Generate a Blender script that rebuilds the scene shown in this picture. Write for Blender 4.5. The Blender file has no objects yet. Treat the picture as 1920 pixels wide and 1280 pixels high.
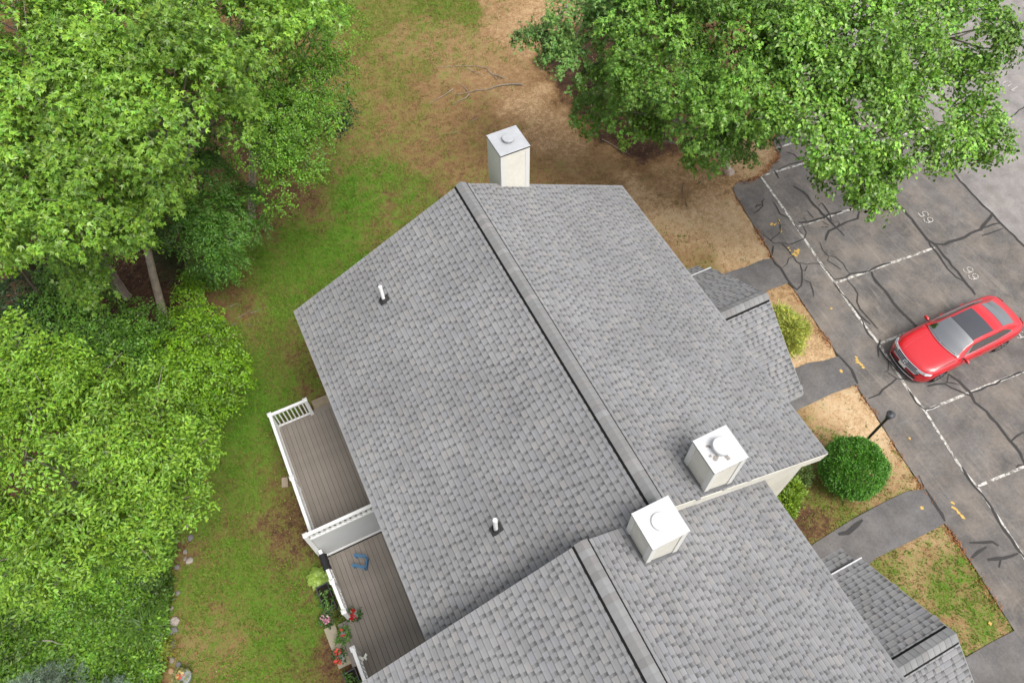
import bpy, math, random
import numpy as np
from mathutils import Vector, Matrix

random.seed(7)
RNG = np.random.default_rng(11)
S = bpy.context.scene
COL = S.collection

# ------------------------------------------------------------------ camera, light
cam = bpy.data.cameras.new('camera')
cam.sensor_width = 36.0
cam.lens = 26.056
cam.clip_start = 0.1
cam.clip_end = 2000
co = bpy.data.objects.new('camera', cam)
COL.objects.link(co)
CAM = Vector((-4.766, -13.228, 22.17))
cR = Vector((0.89828, -0.43930, -0.01084)); cU = Vector((0.37868, 0.76135, 0.52626)); cF = Vector((0.22293, 0.47683, -0.85026))
mw = Matrix(((cR.x, cU.x, -cF.x, CAM.x), (cR.y, cU.y, -cF.y, CAM.y), (cR.z, cU.z, -cF.z, CAM.z), (0, 0, 0, 1)))
co.matrix_world = mw
S.camera = co

SUN_EL, SUN_AZ = 62.0, 160.0            # azimuth measured clockwise from +Y
w = bpy.data.worlds.new('World'); S.world = w; w.use_nodes = True
nt = w.node_tree; nt.nodes.clear()
sky = nt.nodes.new('ShaderNodeTexSky'); sky.sky_type = 'NISHITA'; sky.sun_disc = False
sky.sun_elevation = math.radians(SUN_EL); sky.sun_rotation = math.radians(SUN_AZ)
sky.air_density = 1.0; sky.dust_density = 4.0; sky.ozone_density = 1.0
hs = nt.nodes.new('ShaderNodeHueSaturation'); hs.inputs['Saturation'].default_value = 0.25
bg = nt.nodes.new('ShaderNodeBackground'); bg.inputs['Strength'].default_value = 0.125
wo = nt.nodes.new('ShaderNodeOutputWorld')
nt.links.new(sky.outputs[0], hs.inputs['Color']); nt.links.new(hs.outputs[0], bg.inputs[0]); nt.links.new(bg.outputs[0], wo.inputs[0])
sl = bpy.data.lights.new('sun', 'SUN'); sl.energy = 1.5; sl.angle = math.radians(28); sl.color = (1.0, 0.96, 0.90)
so = bpy.data.objects.new('sun', sl); COL.objects.link(so)
az = math.radians(SUN_AZ); el = math.radians(SUN_EL)
sd = Vector((math.sin(az) * math.cos(el), math.cos(az) * math.cos(el), math.sin(el)))
so.rotation_euler = sd.to_track_quat('Z', 'Y').to_euler()
so.location = (20, -20, 40)
S.view_settings.view_transform = 'Standard'; S.view_settings.look = 'None'
S.view_settings.gamma = 1.0; S.view_settings.use_curve_mapping = False
S.view_settings.exposure = 0.85

# ------------------------------------------------------------------ materials
def mat(name, base, rough=0.7, spec=0.5, metal=0.0, noise=None, bump=None, attr=None, trans=0.0, coat=0.0, rnd=0.0):
    """noise=(scale, amount[, detail]) multiplies brightness; attr = colour attribute that replaces base; rnd = per-object tone"""
    m = bpy.data.materials.new(name); m.use_nodes = True
    t = m.node_tree; N = t.nodes; Lk = t.links; N.clear()
    out = N.new('ShaderNodeOutputMaterial'); b = N.new('ShaderNodeBsdfPrincipled')
    b.inputs['Roughness'].default_value = rough; b.inputs['Specular IOR Level'].default_value = spec
    b.inputs['Metallic'].default_value = metal
    if coat: b.inputs['Coat Weight'].default_value = coat; b.inputs['Coat Roughness'].default_value = 0.04
    if attr:
        a = N.new('ShaderNodeAttribute'); a.attribute_name = attr; c = a.outputs['Color']
    else:
        r = N.new('ShaderNodeRGB'); r.outputs[0].default_value = (*base, 1); c = r.outputs[0]
    tc = N.new('ShaderNodeTexCoord')
    def scale(c, fac):
        mx = N.new('ShaderNodeVectorMath'); mx.operation = 'SCALE'
        Lk.new(c, mx.inputs[0]); Lk.new(fac, mx.inputs['Scale']); return mx.outputs[0]
    for (sc, am, *dt) in (noise or []):
        n = N.new('ShaderNodeTexNoise'); n.inputs['Scale'].default_value = sc; n.inputs['Detail'].default_value = dt[0] if dt else 3
        Lk.new(tc.outputs['Object'], n.inputs['Vector'])
        mr = N.new('ShaderNodeMapRange'); mr.inputs['From Min'].default_value = 0.25; mr.inputs['From Max'].default_value = 0.75
        mr.inputs['To Min'].default_value = 1 - am; mr.inputs['To Max'].default_value = 1 + am
        Lk.new(n.outputs[0], mr.inputs['Value']); c = scale(c, mr.outputs[0])
    if rnd:
        oi = N.new('ShaderNodeObjectInfo'); mr = N.new('ShaderNodeMapRange')
        mr.inputs['To Min'].default_value = 1 - rnd; mr.inputs['To Max'].default_value = 1 + rnd
        Lk.new(oi.outputs['Random'], mr.inputs['Value']); c = scale(c, mr.outputs[0])
    Lk.new(c, b.inputs['Base Color'])
    if bump:
        n = N.new('ShaderNodeTexNoise'); n.inputs['Scale'].default_value = bump[0]; n.inputs['Detail'].default_value = 4
        Lk.new(tc.outputs['Object'], n.inputs['Vector'])
        bp = N.new('ShaderNodeBump'); bp.inputs['Strength'].default_value = bump[1]; bp.inputs['Distance'].default_value = bump[2] if len(bump) > 2 else 0.01
        Lk.new(n.outputs[0], bp.inputs['Height']); Lk.new(bp.outputs[0], b.inputs['Normal'])
    if trans:
        tr = N.new('ShaderNodeBsdfTranslucent'); Lk.new(c, tr.inputs['Color'])
        ms = N.new('ShaderNodeMixShader'); ms.inputs[0].default_value = trans
        Lk.new(b.outputs[0], ms.inputs[1]); Lk.new(tr.outputs[0], ms.inputs[2]); Lk.new(ms.outputs[0], out.inputs[0])
    else:
        Lk.new(b.outputs[0], out.inputs[0])
    return m

M = {}
M['shingle'] = mat('shingle', (0.2,) * 3, 0.95, 0.2, attr='tint', noise=[(260, 0.10, 2), (0.30, 0.07, 3), (0.9, 0.11, 6), (4, 0.06, 4)], bump=(300, 0.25, 0.004))
M['cap'] = mat('ridge_cap', (0.2,) * 3, 0.95, 0.2, attr='tint', noise=[(200, 0.10, 2), (4, 0.14, 3)], bump=(300, 0.25, 0.004))
M['darkgap'] = mat('dark_gap', (0.012, 0.012, 0.012), 0.9, 0.2)
M['cream'] = mat('cream_siding', (0.62, 0.60, 0.53), 0.6, 0.3, noise=[(1.6, 0.09, 6), (9, 0.05, 5), (40, 0.03)])
M['whitetrim'] = mat('white_trim', (0.66, 0.655, 0.62), 0.5, 0.35, noise=[(4, 0.04)])
M['vinyl'] = mat('white_vinyl', (0.70, 0.70, 0.70), 0.4, 0.4, noise=[(3, 0.03)])
M['vinylgrey'] = mat('pale_grey_vinyl', (0.50, 0.51, 0.52), 0.45, 0.4, noise=[(1.3, 0.05)])
M['metalcap'] = mat('galvanised_cap', (0.40, 0.41, 0.425), 0.55, 0.3, metal=0.1, noise=[(2.5, 0.10), (14, 0.05)])
M['whitecap'] = mat('white_cap', (0.53, 0.53, 0.535), 0.55, 0.3, noise=[(6, 0.07, 5), (30, 0.05)])
M['blackedge'] = mat('black_edge', (0.025, 0.024, 0.022), 0.7, 0.3)
M['soot'] = mat('soot', (0.27, 0.25, 0.23), 0.9, 0.1, noise=[(20, 0.4)])
M['rust'] = mat('rust', (0.30, 0.12, 0.05), 0.9, 0.1, noise=[(30, 0.4)])
M['drip'] = mat('grey_drip_edge', (0.30, 0.30, 0.30), 0.6, 0.3)
M['drip2'] = mat('lead_flashing', (0.115, 0.115, 0.12), 0.6, 0.3, noise=[(6, 0.2)])
M['pvc'] = mat('white_pvc', (0.85, 0.85, 0.84), 0.35, 0.5)
M['rubber'] = mat('black_rubber', (0.035, 0.035, 0.037), 0.7, 0.3, noise=[(20, 0.3)])
M['deck'] = mat('composite_board', (0.205, 0.180, 0.157), 0.75, 0.25, noise=[(1.2, 0.14, 4), (45, 0.07)], rnd=0.08)
M['concrete'] = mat('concrete', (0.34, 0.30, 0.22), 0.9, 0.2, noise=[(3, 0.15, 5), (50, 0.1)], bump=(80, 0.3))
M['timber'] = mat('weathered_timber', (0.26, 0.21, 0.15), 0.85, 0.2, noise=[(6, 0.15), (40, 0.1)])
M['bark'] = mat('bark', (0.46, 0.38, 0.32), 0.95, 0.1, noise=[(3, 0.25, 5), (18, 0.3)], bump=(24, 0.9, 0.03))
M['barkdark'] = mat('dark_bark', (0.10, 0.078, 0.062), 0.95, 0.1, noise=[(3, 0.25, 5), (18, 0.3)], bump=(24, 0.9, 0.03))
M['twig'] = mat('grey_twig', (0.25, 0.225, 0.19), 0.9, 0.1, noise=[(6, 0.3)])
M['leaf'] = mat('leaf', (0.06, 0.12, 0.02), 0.40, 0.42, attr='tint', trans=0.24)
M['grass'] = mat('grass', (0.06, 0.12, 0.02), 0.7, 0.2, attr='tint', trans=0.2)
M['stone'] = mat('field_stone', (0.27, 0.235, 0.205), 0.9, 0.2, noise=[(5, 0.25, 5), (30, 0.15)], bump=(14, 0.6, 0.02), rnd=0.3)
M['blackmetal'] = mat('black_metal', (0.014, 0.014, 0.015), 0.38, 0.5)
M['dullmetal'] = mat('dull_black_metal', (0.045, 0.048, 0.055), 0.45, 0.5)
M['plasticblack'] = mat('black_plastic', (0.02, 0.022, 0.022), 0.5, 0.4)
M['cloth'] = mat('black_cloth', (0.022, 0.022, 0.024), 0.9, 0.2, bump=(40, 0.3))
M['blue'] = mat('blue_paint', (0.045, 0.16, 0.30), 0.5, 0.4, noise=[(10, 0.15)])
M['soilpot'] = mat('potting_soil', (0.02, 0.016, 0.012), 0.95, 0.1, bump=(60, 0.5))
M['petal'] = mat('petal', (0.5, 0.02, 0.02), 0.5, 0.3, attr='tint', trans=0.2)
M['greypot'] = mat('grey_pot', (0.27, 0.29, 0.28), 0.5, 0.4)
M['ornament'] = mat('white_ornament', (0.66, 0.68, 0.62), 0.5, 0.3)
M['tar'] = mat('tar_crack_seal', (0.040, 0.038, 0.037), 0.75, 0.3, noise=[(3, 0.15)])
M['yellow'] = mat('yellow_marking_paint', (0.52, 0.34, 0.10), 0.85, 0.2, noise=[(20, 0.25)])
M['paver'] = mat('tan_paver', (0.32, 0.26, 0.19), 0.9, 0.2, noise=[(8, 0.15)])
M['red'] = mat('red_car_paint', (0.50, 0.005, 0.012), 0.30, 0.5, coat=1.0)
M['glass'] = mat('dark_car_glass', (0.016, 0.019, 0.021), 0.03, 1.0, coat=1.0)
next(n for n in M['glass'].node_tree.nodes if n.type == 'BSDF_PRINCIPLED').inputs['IOR'].default_value = 2.5
M['sunroof'] = mat('dark_sunroof_glass', (0.05, 0.05, 0.06), 0.06, 0.8)
M['chrome'] = mat('chrome', (0.80, 0.80, 0.80), 0.12, 0.5, metal=1.0)
M['tyre'] = mat('tyre', (0.015, 0.015, 0.015), 0.85, 0.2)
M['rim'] = mat('alloy_rim', (0.5, 0.5, 0.52), 0.3, 0.5, metal=0.9)
M['lamp'] = mat('headlight_lens', (0.55, 0.57, 0.60), 0.08, 0.8, metal=0.5)
M['redlens'] = mat('tail_light_lens', (0.25, 0.004, 0.006), 0.12, 0.6)
M['plate'] = mat('licence_plate', (0.78, 0.78, 0.78), 0.4, 0.4)

def worn_paint():
    m = mat('worn_white_paint', (0.54, 0.52, 0.48), 0.85, 0.2, noise=[(25, 0.1)])
    t = m.node_tree; N = t.nodes; L = t.links
    b = next(n for n in N if n.type == 'BSDF_PRINCIPLED'); old = b.inputs['Base Color'].links[0].from_socket
    tc = N.new('ShaderNodeTexCoord'); n = N.new('ShaderNodeTexNoise'); n.inputs['Scale'].default_value = 5; n.inputs['Detail'].default_value = 8; n.inputs['Roughness'].default_value = 0.75
    L.new(tc.outputs['Object'], n.inputs['Vector'])
    cr = N.new('ShaderNodeValToRGB'); cr.color_ramp.elements[0].position = 0.43; cr.color_ramp.elements[1].position = 0.55
    L.new(n.outputs[0], cr.inputs[0])
    mx = N.new('ShaderNodeMix'); mx.data_type = 'RGBA'
    L.new(cr.outputs[0], mx.inputs['Factor']); mx.inputs[6].default_value = (0.16, 0.148, 0.135, 1); L.new(old, mx.inputs[7])
    L.new(mx.outputs[2], b.inputs['Base Color']); return m
M['paint'] = worn_paint()

M['stencil'] = mat('faded_stencil_paint', (0.46, 0.44, 0.41), 0.85, 0.2, noise=[(9, 0.2, 5)])

def asphalt(name, base, streak):
    m = mat(name, base, 0.9, 0.25, noise=[(0.45, 0.22, 8), (1.8, 0.22, 9), (12, 0.12, 4), (70, 0.18, 2)], bump=(90, 0.35, 0.006))
    t = m.node_tree; N = t.nodes; L = t.links
    b = next(n for n in N if n.type == 'BSDF_PRINCIPLED'); old = b.inputs['Base Color'].links[0].from_socket
    tc = N.new('ShaderNodeTexCoord'); mp = N.new('ShaderNodeMapping')
    mp.inputs['Rotation'].default_value = (0, 0, math.radians(-7)); mp.inputs['Scale'].default_value = (3.2, 0.35, 1)
    L.new(tc.outputs['Object'], mp.inputs[0])
    n = N.new('ShaderNodeTexNoise'); n.inputs['Scale'].default_value = 1.6; n.inputs['Detail'].default_value = 9; n.inputs['Roughness'].default_value = 0.7; n.inputs['Distortion'].default_value = 0.9
    L.new(mp.outputs[0], n.inputs['Vector'])
    cr = N.new('ShaderNodeValToRGB'); cr.color_ramp.elements[0].position = 0.53; cr.color_ramp.elements[0].color = (0, 0, 0, 1)
    cr.color_ramp.elements[1].position = 0.80; cr.color_ramp.elements[1].color = (streak,) * 3 + (1,)
    L.new(n.outputs[0], cr.inputs[0])
    du = N.new('ShaderNodeTexNoise'); du.inputs['Scale'].default_value = 0.75; du.inputs['Detail'].default_value = 9; du.inputs['Roughness'].default_value = 0.68; L.new(tc.outputs['Object'], du.inputs['Vector'])
    dr = N.new('ShaderNodeMapRange'); dr.inputs['From Min'].default_value = 0.44; dr.inputs['From Max'].default_value = 0.72; dr.inputs['To Max'].default_value = streak * 1.1; L.new(du.outputs[0], dr.inputs['Value'])
    dm = N.new('ShaderNodeMix'); dm.data_type = 'RGBA'; L.new(dr.outputs[0], dm.inputs['Factor']); L.new(old, dm.inputs[6]); dm.inputs[7].default_value = (0.27, 0.225, 0.18, 1); old = dm.outputs[2]
    # fine pale hairline cracks
    vo = N.new('ShaderNodeTexVoronoi'); vo.feature = 'DISTANCE_TO_EDGE'; vo.inputs['Scale'].default_value = 0.9
    nz = N.new('ShaderNodeTexNoise'); nz.inputs['Scale'].default_value = 2.0; nz.inputs['Detail'].default_value = 5
    L.new(tc.outputs['Object'], nz.inputs['Vector'])
    mixv = N.new('ShaderNodeMix'); mixv.data_type = 'VECTOR'; mixv.inputs[0].default_value = 0.35
    L.new(tc.outputs['Object'], mixv.inputs[4]); L.new(nz.outputs['Color'], mixv.inputs[5]); L.new(mixv.outputs[1], vo.inputs['Vector'])
    c2 = N.new('ShaderNodeValToRGB'); c2.color_ramp.elements[0].position = 0.0; c2.color_ramp.elements[0].color = (streak * 0.42,) * 3 + (1,)
    c2.color_ramp.elements[1].position = 0.022; c2.color_ramp.elements[1].color = (0, 0, 0, 1)
    L.new(vo.outputs['Distance'], c2.inputs[0])
    n3 = N.new('ShaderNodeTexNoise'); n3.inputs['Scale'].default_value = 0.5; L.new(tc.outputs['Object'], n3.inputs['Vector'])
    m3 = N.new('ShaderNodeMath'); m3.operation = 'MULTIPLY'; L.new(c2.outputs[0], m3.inputs[0]); L.new(n3.outputs[0], m3.inputs[1])
    ad = N.new('ShaderNodeMath'); ad.operation = 'ADD'; L.new(cr.outputs[0], ad.inputs[0]); L.new(m3.outputs[0], ad.inputs[1])
    mx = N.new('ShaderNodeMix'); mx.data_type = 'RGBA'
    L.new(ad.outputs[0], mx.inputs['Factor']); L.new(old, mx.inputs[6]); mx.inputs[7].default_value = (0.33, 0.29, 0.245, 1)
    L.new(mx.outputs[2], b.inputs['Base Color']); return m
M['asphalt'] = asphalt('asphalt', (0.122, 0.113, 0.108), 0.50)
M['asphaltlane'] = asphalt('grey_asphalt', (0.215, 0.200, 0.194), 0.25)
M['asphaltpath'] = asphalt('path_asphalt', (0.118, 0.113, 0.113), 0.16)

def ground_mat():
    m = bpy.data.materials.new('lawn_and_bare_earth'); m.use_nodes = True
    t = m.node_tree; N = t.nodes; L = t.links; N.clear()
    out = N.new('ShaderNodeOutputMaterial'); b = N.new('ShaderNodeBsdfPrincipled'); b.inputs['Roughness'].default_value = 0.95; b.inputs['Specular IOR Level'].default_value = 0.1
    at = N.new('ShaderNodeAttribute'); at.attribute_name = 'zone'; sp = N.new('ShaderNodeSeparateColor'); L.new(at.outputs['Color'], sp.inputs[0])
    tc = N.new('ShaderNodeTexCoord')
    def noise(s, d, r=0.6):
        n = N.new('ShaderNodeTexNoise'); n.inputs['Scale'].default_value = s; n.inputs['Detail'].default_value = d; n.inputs['Roughness'].default_value = r
        L.new(tc.outputs['Object'], n.inputs['Vector']); return n.outputs[0]
    def ma(op, a, c):
        n = N.new('ShaderNodeMath'); n.operation = op
        for i, v in enumerate((a, c)):
            if isinstance(v, (int, float)): n.inputs[i].default_value = v
            else: L.new(v, n.inputs[i])
        return n.outputs[0]
    def ramp(f, stops):
        r = N.new('ShaderNodeValToRGB'); e = r.color_ramp.elements
        while len(e) < len(stops): e.new(0.5)
        for el, (p, c) in zip(e, stops): el.position = p; el.color = (*c, 1)
        L.new(f, r.inputs[0]); return r.outputs[0]
    n1 = noise(1.1, 8, 0.65); n2 = noise(4.0, 8, 0.72); n3 = noise(17, 6, 0.75)
    s = ma('ADD', sp.outputs[1], ma('MULTIPLY', ma('SUBTRACT', n2, 0.5), 0.85)); s = ma('ADD', s, ma('MULTIPLY', ma('SUBTRACT', n1, 0.5), 0.35)); s = ma('ADD', s, ma('MULTIPLY', ma('SUBTRACT', n3, 0.5), 0.85))
    soil = ramp(s, [(0.0, (0.036, 0.021, 0.014)), (0.18, (0.085, 0.046, 0.027)), (0.42, (0.190, 0.113, 0.052)), (0.62, (0.270, 0.168, 0.086)), (0.85, (0.47, 0.325, 0.185)), (1.0, (0.54, 0.41, 0.27))])
    h = ma('ADD', sp.outputs[2], ma('MULTIPLY', ma('SUBTRACT', n2, 0.5), 1.4)); h = ma('ADD', h, ma('MULTIPLY', ma('SUBTRACT', n1, 0.5), 0.9)); h = ma('ADD', h, ma('MULTIPLY', ma('SUBTRACT', n3, 0.5), 1.3))
    gr = ramp(h, [(0.0, (0.185, 0.145, 0.045)), (0.45, (0.125, 0.158, 0.030)), (1.0, (0.082, 0.185, 0.018))])
    g = ma('ADD', sp.outputs[0], ma('MULTIPLY', ma('SUBTRACT', n1, 0.5), 1.5)); g = ma('ADD', g, ma('MULTIPLY', ma('SUBTRACT', n2, 0.5), 1.4)); g = ma('ADD', g, ma('MULTIPLY', ma('SUBTRACT', n3, 0.5), 1.5))
    gf = ramp(g, [(0.28, (0, 0, 0)), (0.72, (1, 1, 1))])
    mx = N.new('ShaderNodeMix'); mx.data_type = 'RGBA'; L.new(gf, mx.inputs['Factor']); L.new(soil, mx.inputs[6]); L.new(gr, mx.inputs[7])
    L.new(mx.outputs[2], b.inputs['Base Color'])
    bp = N.new('ShaderNodeBump'); bp.inputs['Strength'].default_value = 0.8; bp.inputs['Distance'].default_value = 0.04
    L.new(ma('ADD', n2, ma('MULTIPLY', n3, 0.6)), bp.inputs['Height']); L.new(bp.outputs[0], b.inputs['Normal'])
    L.new(b.outputs[0], out.inputs[0]); return m
M['ground'] = ground_mat()

# ------------------------------------------------------------------ helpers
def tag(o, label=None, cat=None, group=None, kind=None):
    if label: o['label'] = label
    if cat: o['category'] = cat
    if group: o['group'] = group
    if kind: o['kind'] = kind
    return o

def adopt(o, parent):
    if parent is not None:
        o.parent = parent; o.matrix_parent_inverse = parent.matrix_basis.inverted()
    return o

def thing(name, loc, label, cat, group=None, rz=0.0):
    o = bpy.data.objects.new(name, None); o.empty_display_size = 0.2
    o.matrix_basis = Matrix.Translation(Vector(loc)) @ Matrix.Rotation(rz, 4, 'Z')
    COL.objects.link(o); return tag(o, label, cat, group)

class MB:
    """collects faces (world coordinates) with an optional colour for each face"""
    def __init__(self): self.v = []; self.f = []; self.c = []; self.mi = []
    def poly(self, pts, col=(1, 1, 1), mi=0):
        i = len(self.v); self.v += [tuple(p) for p in pts]; self.f.append(tuple(range(i, i + len(pts)))); self.c.append(col); self.mi.append(mi); return self
    def hexa(self, lo, hi, col=(1, 1, 1), mi=0, bottom=True):
        """prism between two loops of the same length"""
        n = len(lo); i = len(self.v); self.v += [tuple(p) for p in lo] + [tuple(p) for p in hi]
        fs = [tuple(range(i + n, i + 2 * n))]
        if bottom: fs.append(tuple(reversed(range(i, i + n))))
        for k in range(n):
            q = (k + 1) % n; fs.append((i + k, i + q, i + n + q, i + n + k))
        self.f += fs; self.c += [col] * len(fs); self.mi += [mi] * len(fs); return self
    def box(self, a, b, col=(1, 1, 1), mi=0):
        (x0, y0, z0), (x1, y1, z1) = a, b
        return self.hexa([(x0, y0, z0), (x1, y0, z0), (x1, y1, z0), (x0, y1, z0)], [(x0, y0, z1), (x1, y0, z1), (x1, y1, z1), (x0, y1, z1)], col, mi)
    def bar(self, p, q, wd, ht, up=(0, 0, 1), col=(1, 1, 1), mi=0):
        p = Vector(p); q = Vector(q); d = (q - p).normalized(); s = d.cross(Vector(up)).normalized() * (wd / 2); u = s.cross(d).normalized() * (ht / 2)
        return self.hexa([p - s - u, p + s - u, p + s + u, p - s + u], [q - s - u, q + s - u, q + s + u, q - s + u], col, mi)
    def tube(self, pts, rad, n=8, col=(1, 1, 1), caps=True, mi=0):
        rings = []; ref = Vector((0.3, 0.2, 1)).normalized()
        P = [Vector(p) for p in pts]
        for k, p in enumerate(P):
            d = (P[min(k + 1, len(P) - 1)] - P[max(k - 1, 0)]).normalized()
            if abs(d.dot(ref)) > 0.95: ref = Vector((1, 0, 0.1)).normalized()
            s = d.cross(ref).normalized(); u = s.cross(d)
            r = rad[k] if hasattr(rad, '__len__') else rad
            i = len(self.v)
            for j in range(n):
                t = 2 * math.pi * j / n; self.v.append(tuple(p + s * math.cos(t) * r + u * math.sin(t) * r))
            rings.append(i)
        for a, b in zip(rings, rings[1:]):
            for j in range(n):
                q = (j + 1) % n; self.f.append((a + j, a + q, b + q, b + j)); self.c.append(col); self.mi.append(mi)
        if caps:
            self.f.append(tuple(reversed(range(rings[0], rings[0] + n)))); self.f.append(tuple(range(rings[-1], rings[-1] + n))); self.c += [col] * 2; self.mi += [mi] * 2
        return self
    def lathe(self, c, prof, n=20, col=(1, 1, 1), mi=0):
        rings = []
        for (r, z) in prof:
            i = len(self.v); rings.append(i)
            for j in range(n):
                t = 2 * math.pi * j / n; self.v.append((c[0] + r * math.cos(t), c[1] + r * math.sin(t), c[2] + z))
        for a, b in zip(rings, rings[1:]):
            for j in range(n):
                q = (j + 1) % n; self.f.append((a + j, a + q, b + q, b + j)); self.c.append(col); self.mi.append(mi)
        self.f.append(tuple(reversed(range(rings[0], rings[0] + n)))); self.f.append(tuple(range(rings[-1], rings[-1] + n))); self.c += [col] * 2; self.mi += [mi] * 2
        return self
    def mesh(self, name, mats, smooth=False):
        me = bpy.data.meshes.new(name); me.from_pydata(self.v, [], self.f)
        for m in (mats if isinstance(mats, (list, tuple)) else [mats]): me.materials.append(m)
        if any(c != (1, 1, 1) for c in self.c):
            at = me.attributes.new('tint', 'FLOAT_COLOR', 'FACE')
            at.data.foreach_set('color', np.array([(*c, 1) for c in self.c], np.float32).ravel())
        if any(self.mi): me.polygons.foreach_set('material_index', self.mi)
        if smooth: me.polygons.foreach_set('use_smooth', [True] * len(self.f))
        me.update(); return me
    def build(self, name, mats, parent=None, smooth=False):
        o = bpy.data.objects.new(name, self.mesh(name, mats, smooth)); COL.objects.link(o); return adopt(o, parent)

def np_mesh(name, V, F, m, parent=None, colors=None, smooth=False):
    """V (n,3), F (k,3 or 4) arrays, colors (k,3) per face"""
    me = bpy.data.meshes.new(name); n = len(V); k, w_ = F.shape
    me.vertices.add(n); me.vertices.foreach_set('co', np.ascontiguousarray(V, np.float32).ravel())
    me.loops.add(k * w_); me.loops.foreach_set('vertex_index', np.ascontiguousarray(F, np.int32).ravel())
    me.polygons.add(k); me.polygons.foreach_set('loop_start', np.arange(0, k * w_, w_, dtype=np.int32)); me.polygons.foreach_set('loop_total', np.full(k, w_, np.int32))
    if smooth: me.polygons.foreach_set('use_smooth', np.ones(k, bool))
    me.materials.append(m); me.update(calc_edges=True)
    if colors is not None:
        at = me.attributes.new('tint', 'FLOAT_COLOR', 'FACE')
        at.data.foreach_set('color', np.concatenate([colors, np.ones((k, 1))], 1).astype(np.float32).ravel())
    o = bpy.data.objects.new(name, me); COL.objects.link(o); return adopt(o, parent)

def vnoise(x, y, scale, seed):
    """smooth 2-D value noise in [0,1]"""
    r = np.random.default_rng(seed).random((256, 256)); x = np.asarray(x) * scale + 1000; y = np.asarray(y) * scale + 1000
    xi = np.floor(x).astype(int); yi = np.floor(y).astype(int); fx = x - xi; fy = y - yi; fx = fx * fx * (3 - 2 * fx); fy = fy * fy * (3 - 2 * fy)
    g = lambda a, b: r[a % 256, b % 256]
    return (g(xi, yi) * (1 - fx) + g(xi + 1, yi) * fx) * (1 - fy) + (g(xi, yi + 1) * (1 - fx) + g(xi + 1, yi + 1) * fx) * fy
def fbm(x, y, scale, seed, o=4):
    t = 0; a = 1; s = 0
    for i in range(o): t = t + a * vnoise(x, y, scale * 2 ** i, seed + i); s += a; a *= 0.55
    return t / s
def inside(x, y, poly):
    c = np.zeros(np.shape(x), bool); n = len(poly)
    for i in range(n):
        x0, y0 = poly[i]; x1, y1 = poly[(i + 1) % n]
        if y0 == y1: continue
        c ^= ((y0 > y) != (y1 > y)) & (x < (x1 - x0) * (y - y0) / (y1 - y0) + x0)
    return c

def sheet(name, poly, z, m, parent=None, kind=None):
    o = MB().poly([(x, y, z) for x, y in poly]).build(name, m, parent)
    n = o.data.polygons[0].normal
    if n.z < 0: o.data.flip_normals()
    if kind: o['kind'] = kind
    return o

def ribbon_mb(mb, pts, wd, z, jit=0.0, seed=0):
    """flat strip of varying width along a ground polyline, resampled so that its edges wander"""
    rnd = random.Random(seed); P = [Vector((x, y, 0)) for x, y in pts]; R = [P[0]]
    for a, b in zip(P, P[1:]):
        n = max(1, int((b - a).length / 0.22))
        for k in range(1, n + 1): R.append(a.lerp(b, k / n))
    L = []; Rr = []; n = len(R)
    for k, p in enumerate(R):
        d = (R[min(k + 1, n - 1)] - R[max(k - 1, 0)]).normalized(); s = Vector((-d.y, d.x, 0))
        w0 = wd * (1 + rnd.uniform(-jit, jit)) / 2
        if jit and k in (0, n - 1): w0 *= 0.6
        off = s * rnd.uniform(-1, 1) * (0.03 if jit > .1 else jit * wd * .25)
        L.append(p + off + s * w0); Rr.append(p + off - s * w0)
    for k in range(n - 1):
        mb.poly([(*Rr[k][:2], z), (*Rr[k + 1][:2], z), (*L[k + 1][:2], z), (*L[k][:2], z)])
    return mb

# ------------------------------------------------------------------ ground
LOT_EDGE = [(18.618,5.817),(16.044,3.857),(15.162,3.115),(14.946,2.388),(13.968,1.863),(13.519,1.79),(12.505,1.905),(12.2,1.765),(12.01,1.347),(11.854,0.301),(11.671,-0.752),(11.56,-1.512),(11.429,-1.789),(11.329,-2.963),(11.114,-4.547),(10.908,-6.329),(10.689,-7.46),(10.495,-8.939),(10.282,-10.194),(10.158,-11.346),(9.959,-12.439),(9.781,-13.939),(9.513,-15.66),(9.287,-17.006)]
LOT = LOT_EDGE + [(10, -30), (70, -60), (70, 60), (24, 26)]
PATHS = [[(11.452,-1.858),(11.304,-3.06),(10.802,-3.025),(10.318,-2.972),(9.618,-3.415),(8.445,-2.437),(9.458,-1.645),(10.339,-1.752),(11.067,-1.75)], [(10.927,-6.363),(10.71,-7.516),(9.751,-7.425),(8.447,-7.401),(7.103,-7.472),(7.492,-6.35),(9.232,-6.089),(9.784,-6.104),(10.329,-6.28)],
         [(10.175,-11.374),(9.964,-12.479),(8.747,-12.443),(7.346,-12.374),(6.345,-12.623),(4.962,-11.426),(6.042,-11.217),(7.578,-11.135),(8.813,-11.142),(9.625,-11.179)], [(9.529,-15.683),(9.352,-17.037),(8.26,-16.87),(7.36,-16.428),(6.837,-15.579),(7.802,-15.614),(8.723,-15.633)]]
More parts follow.
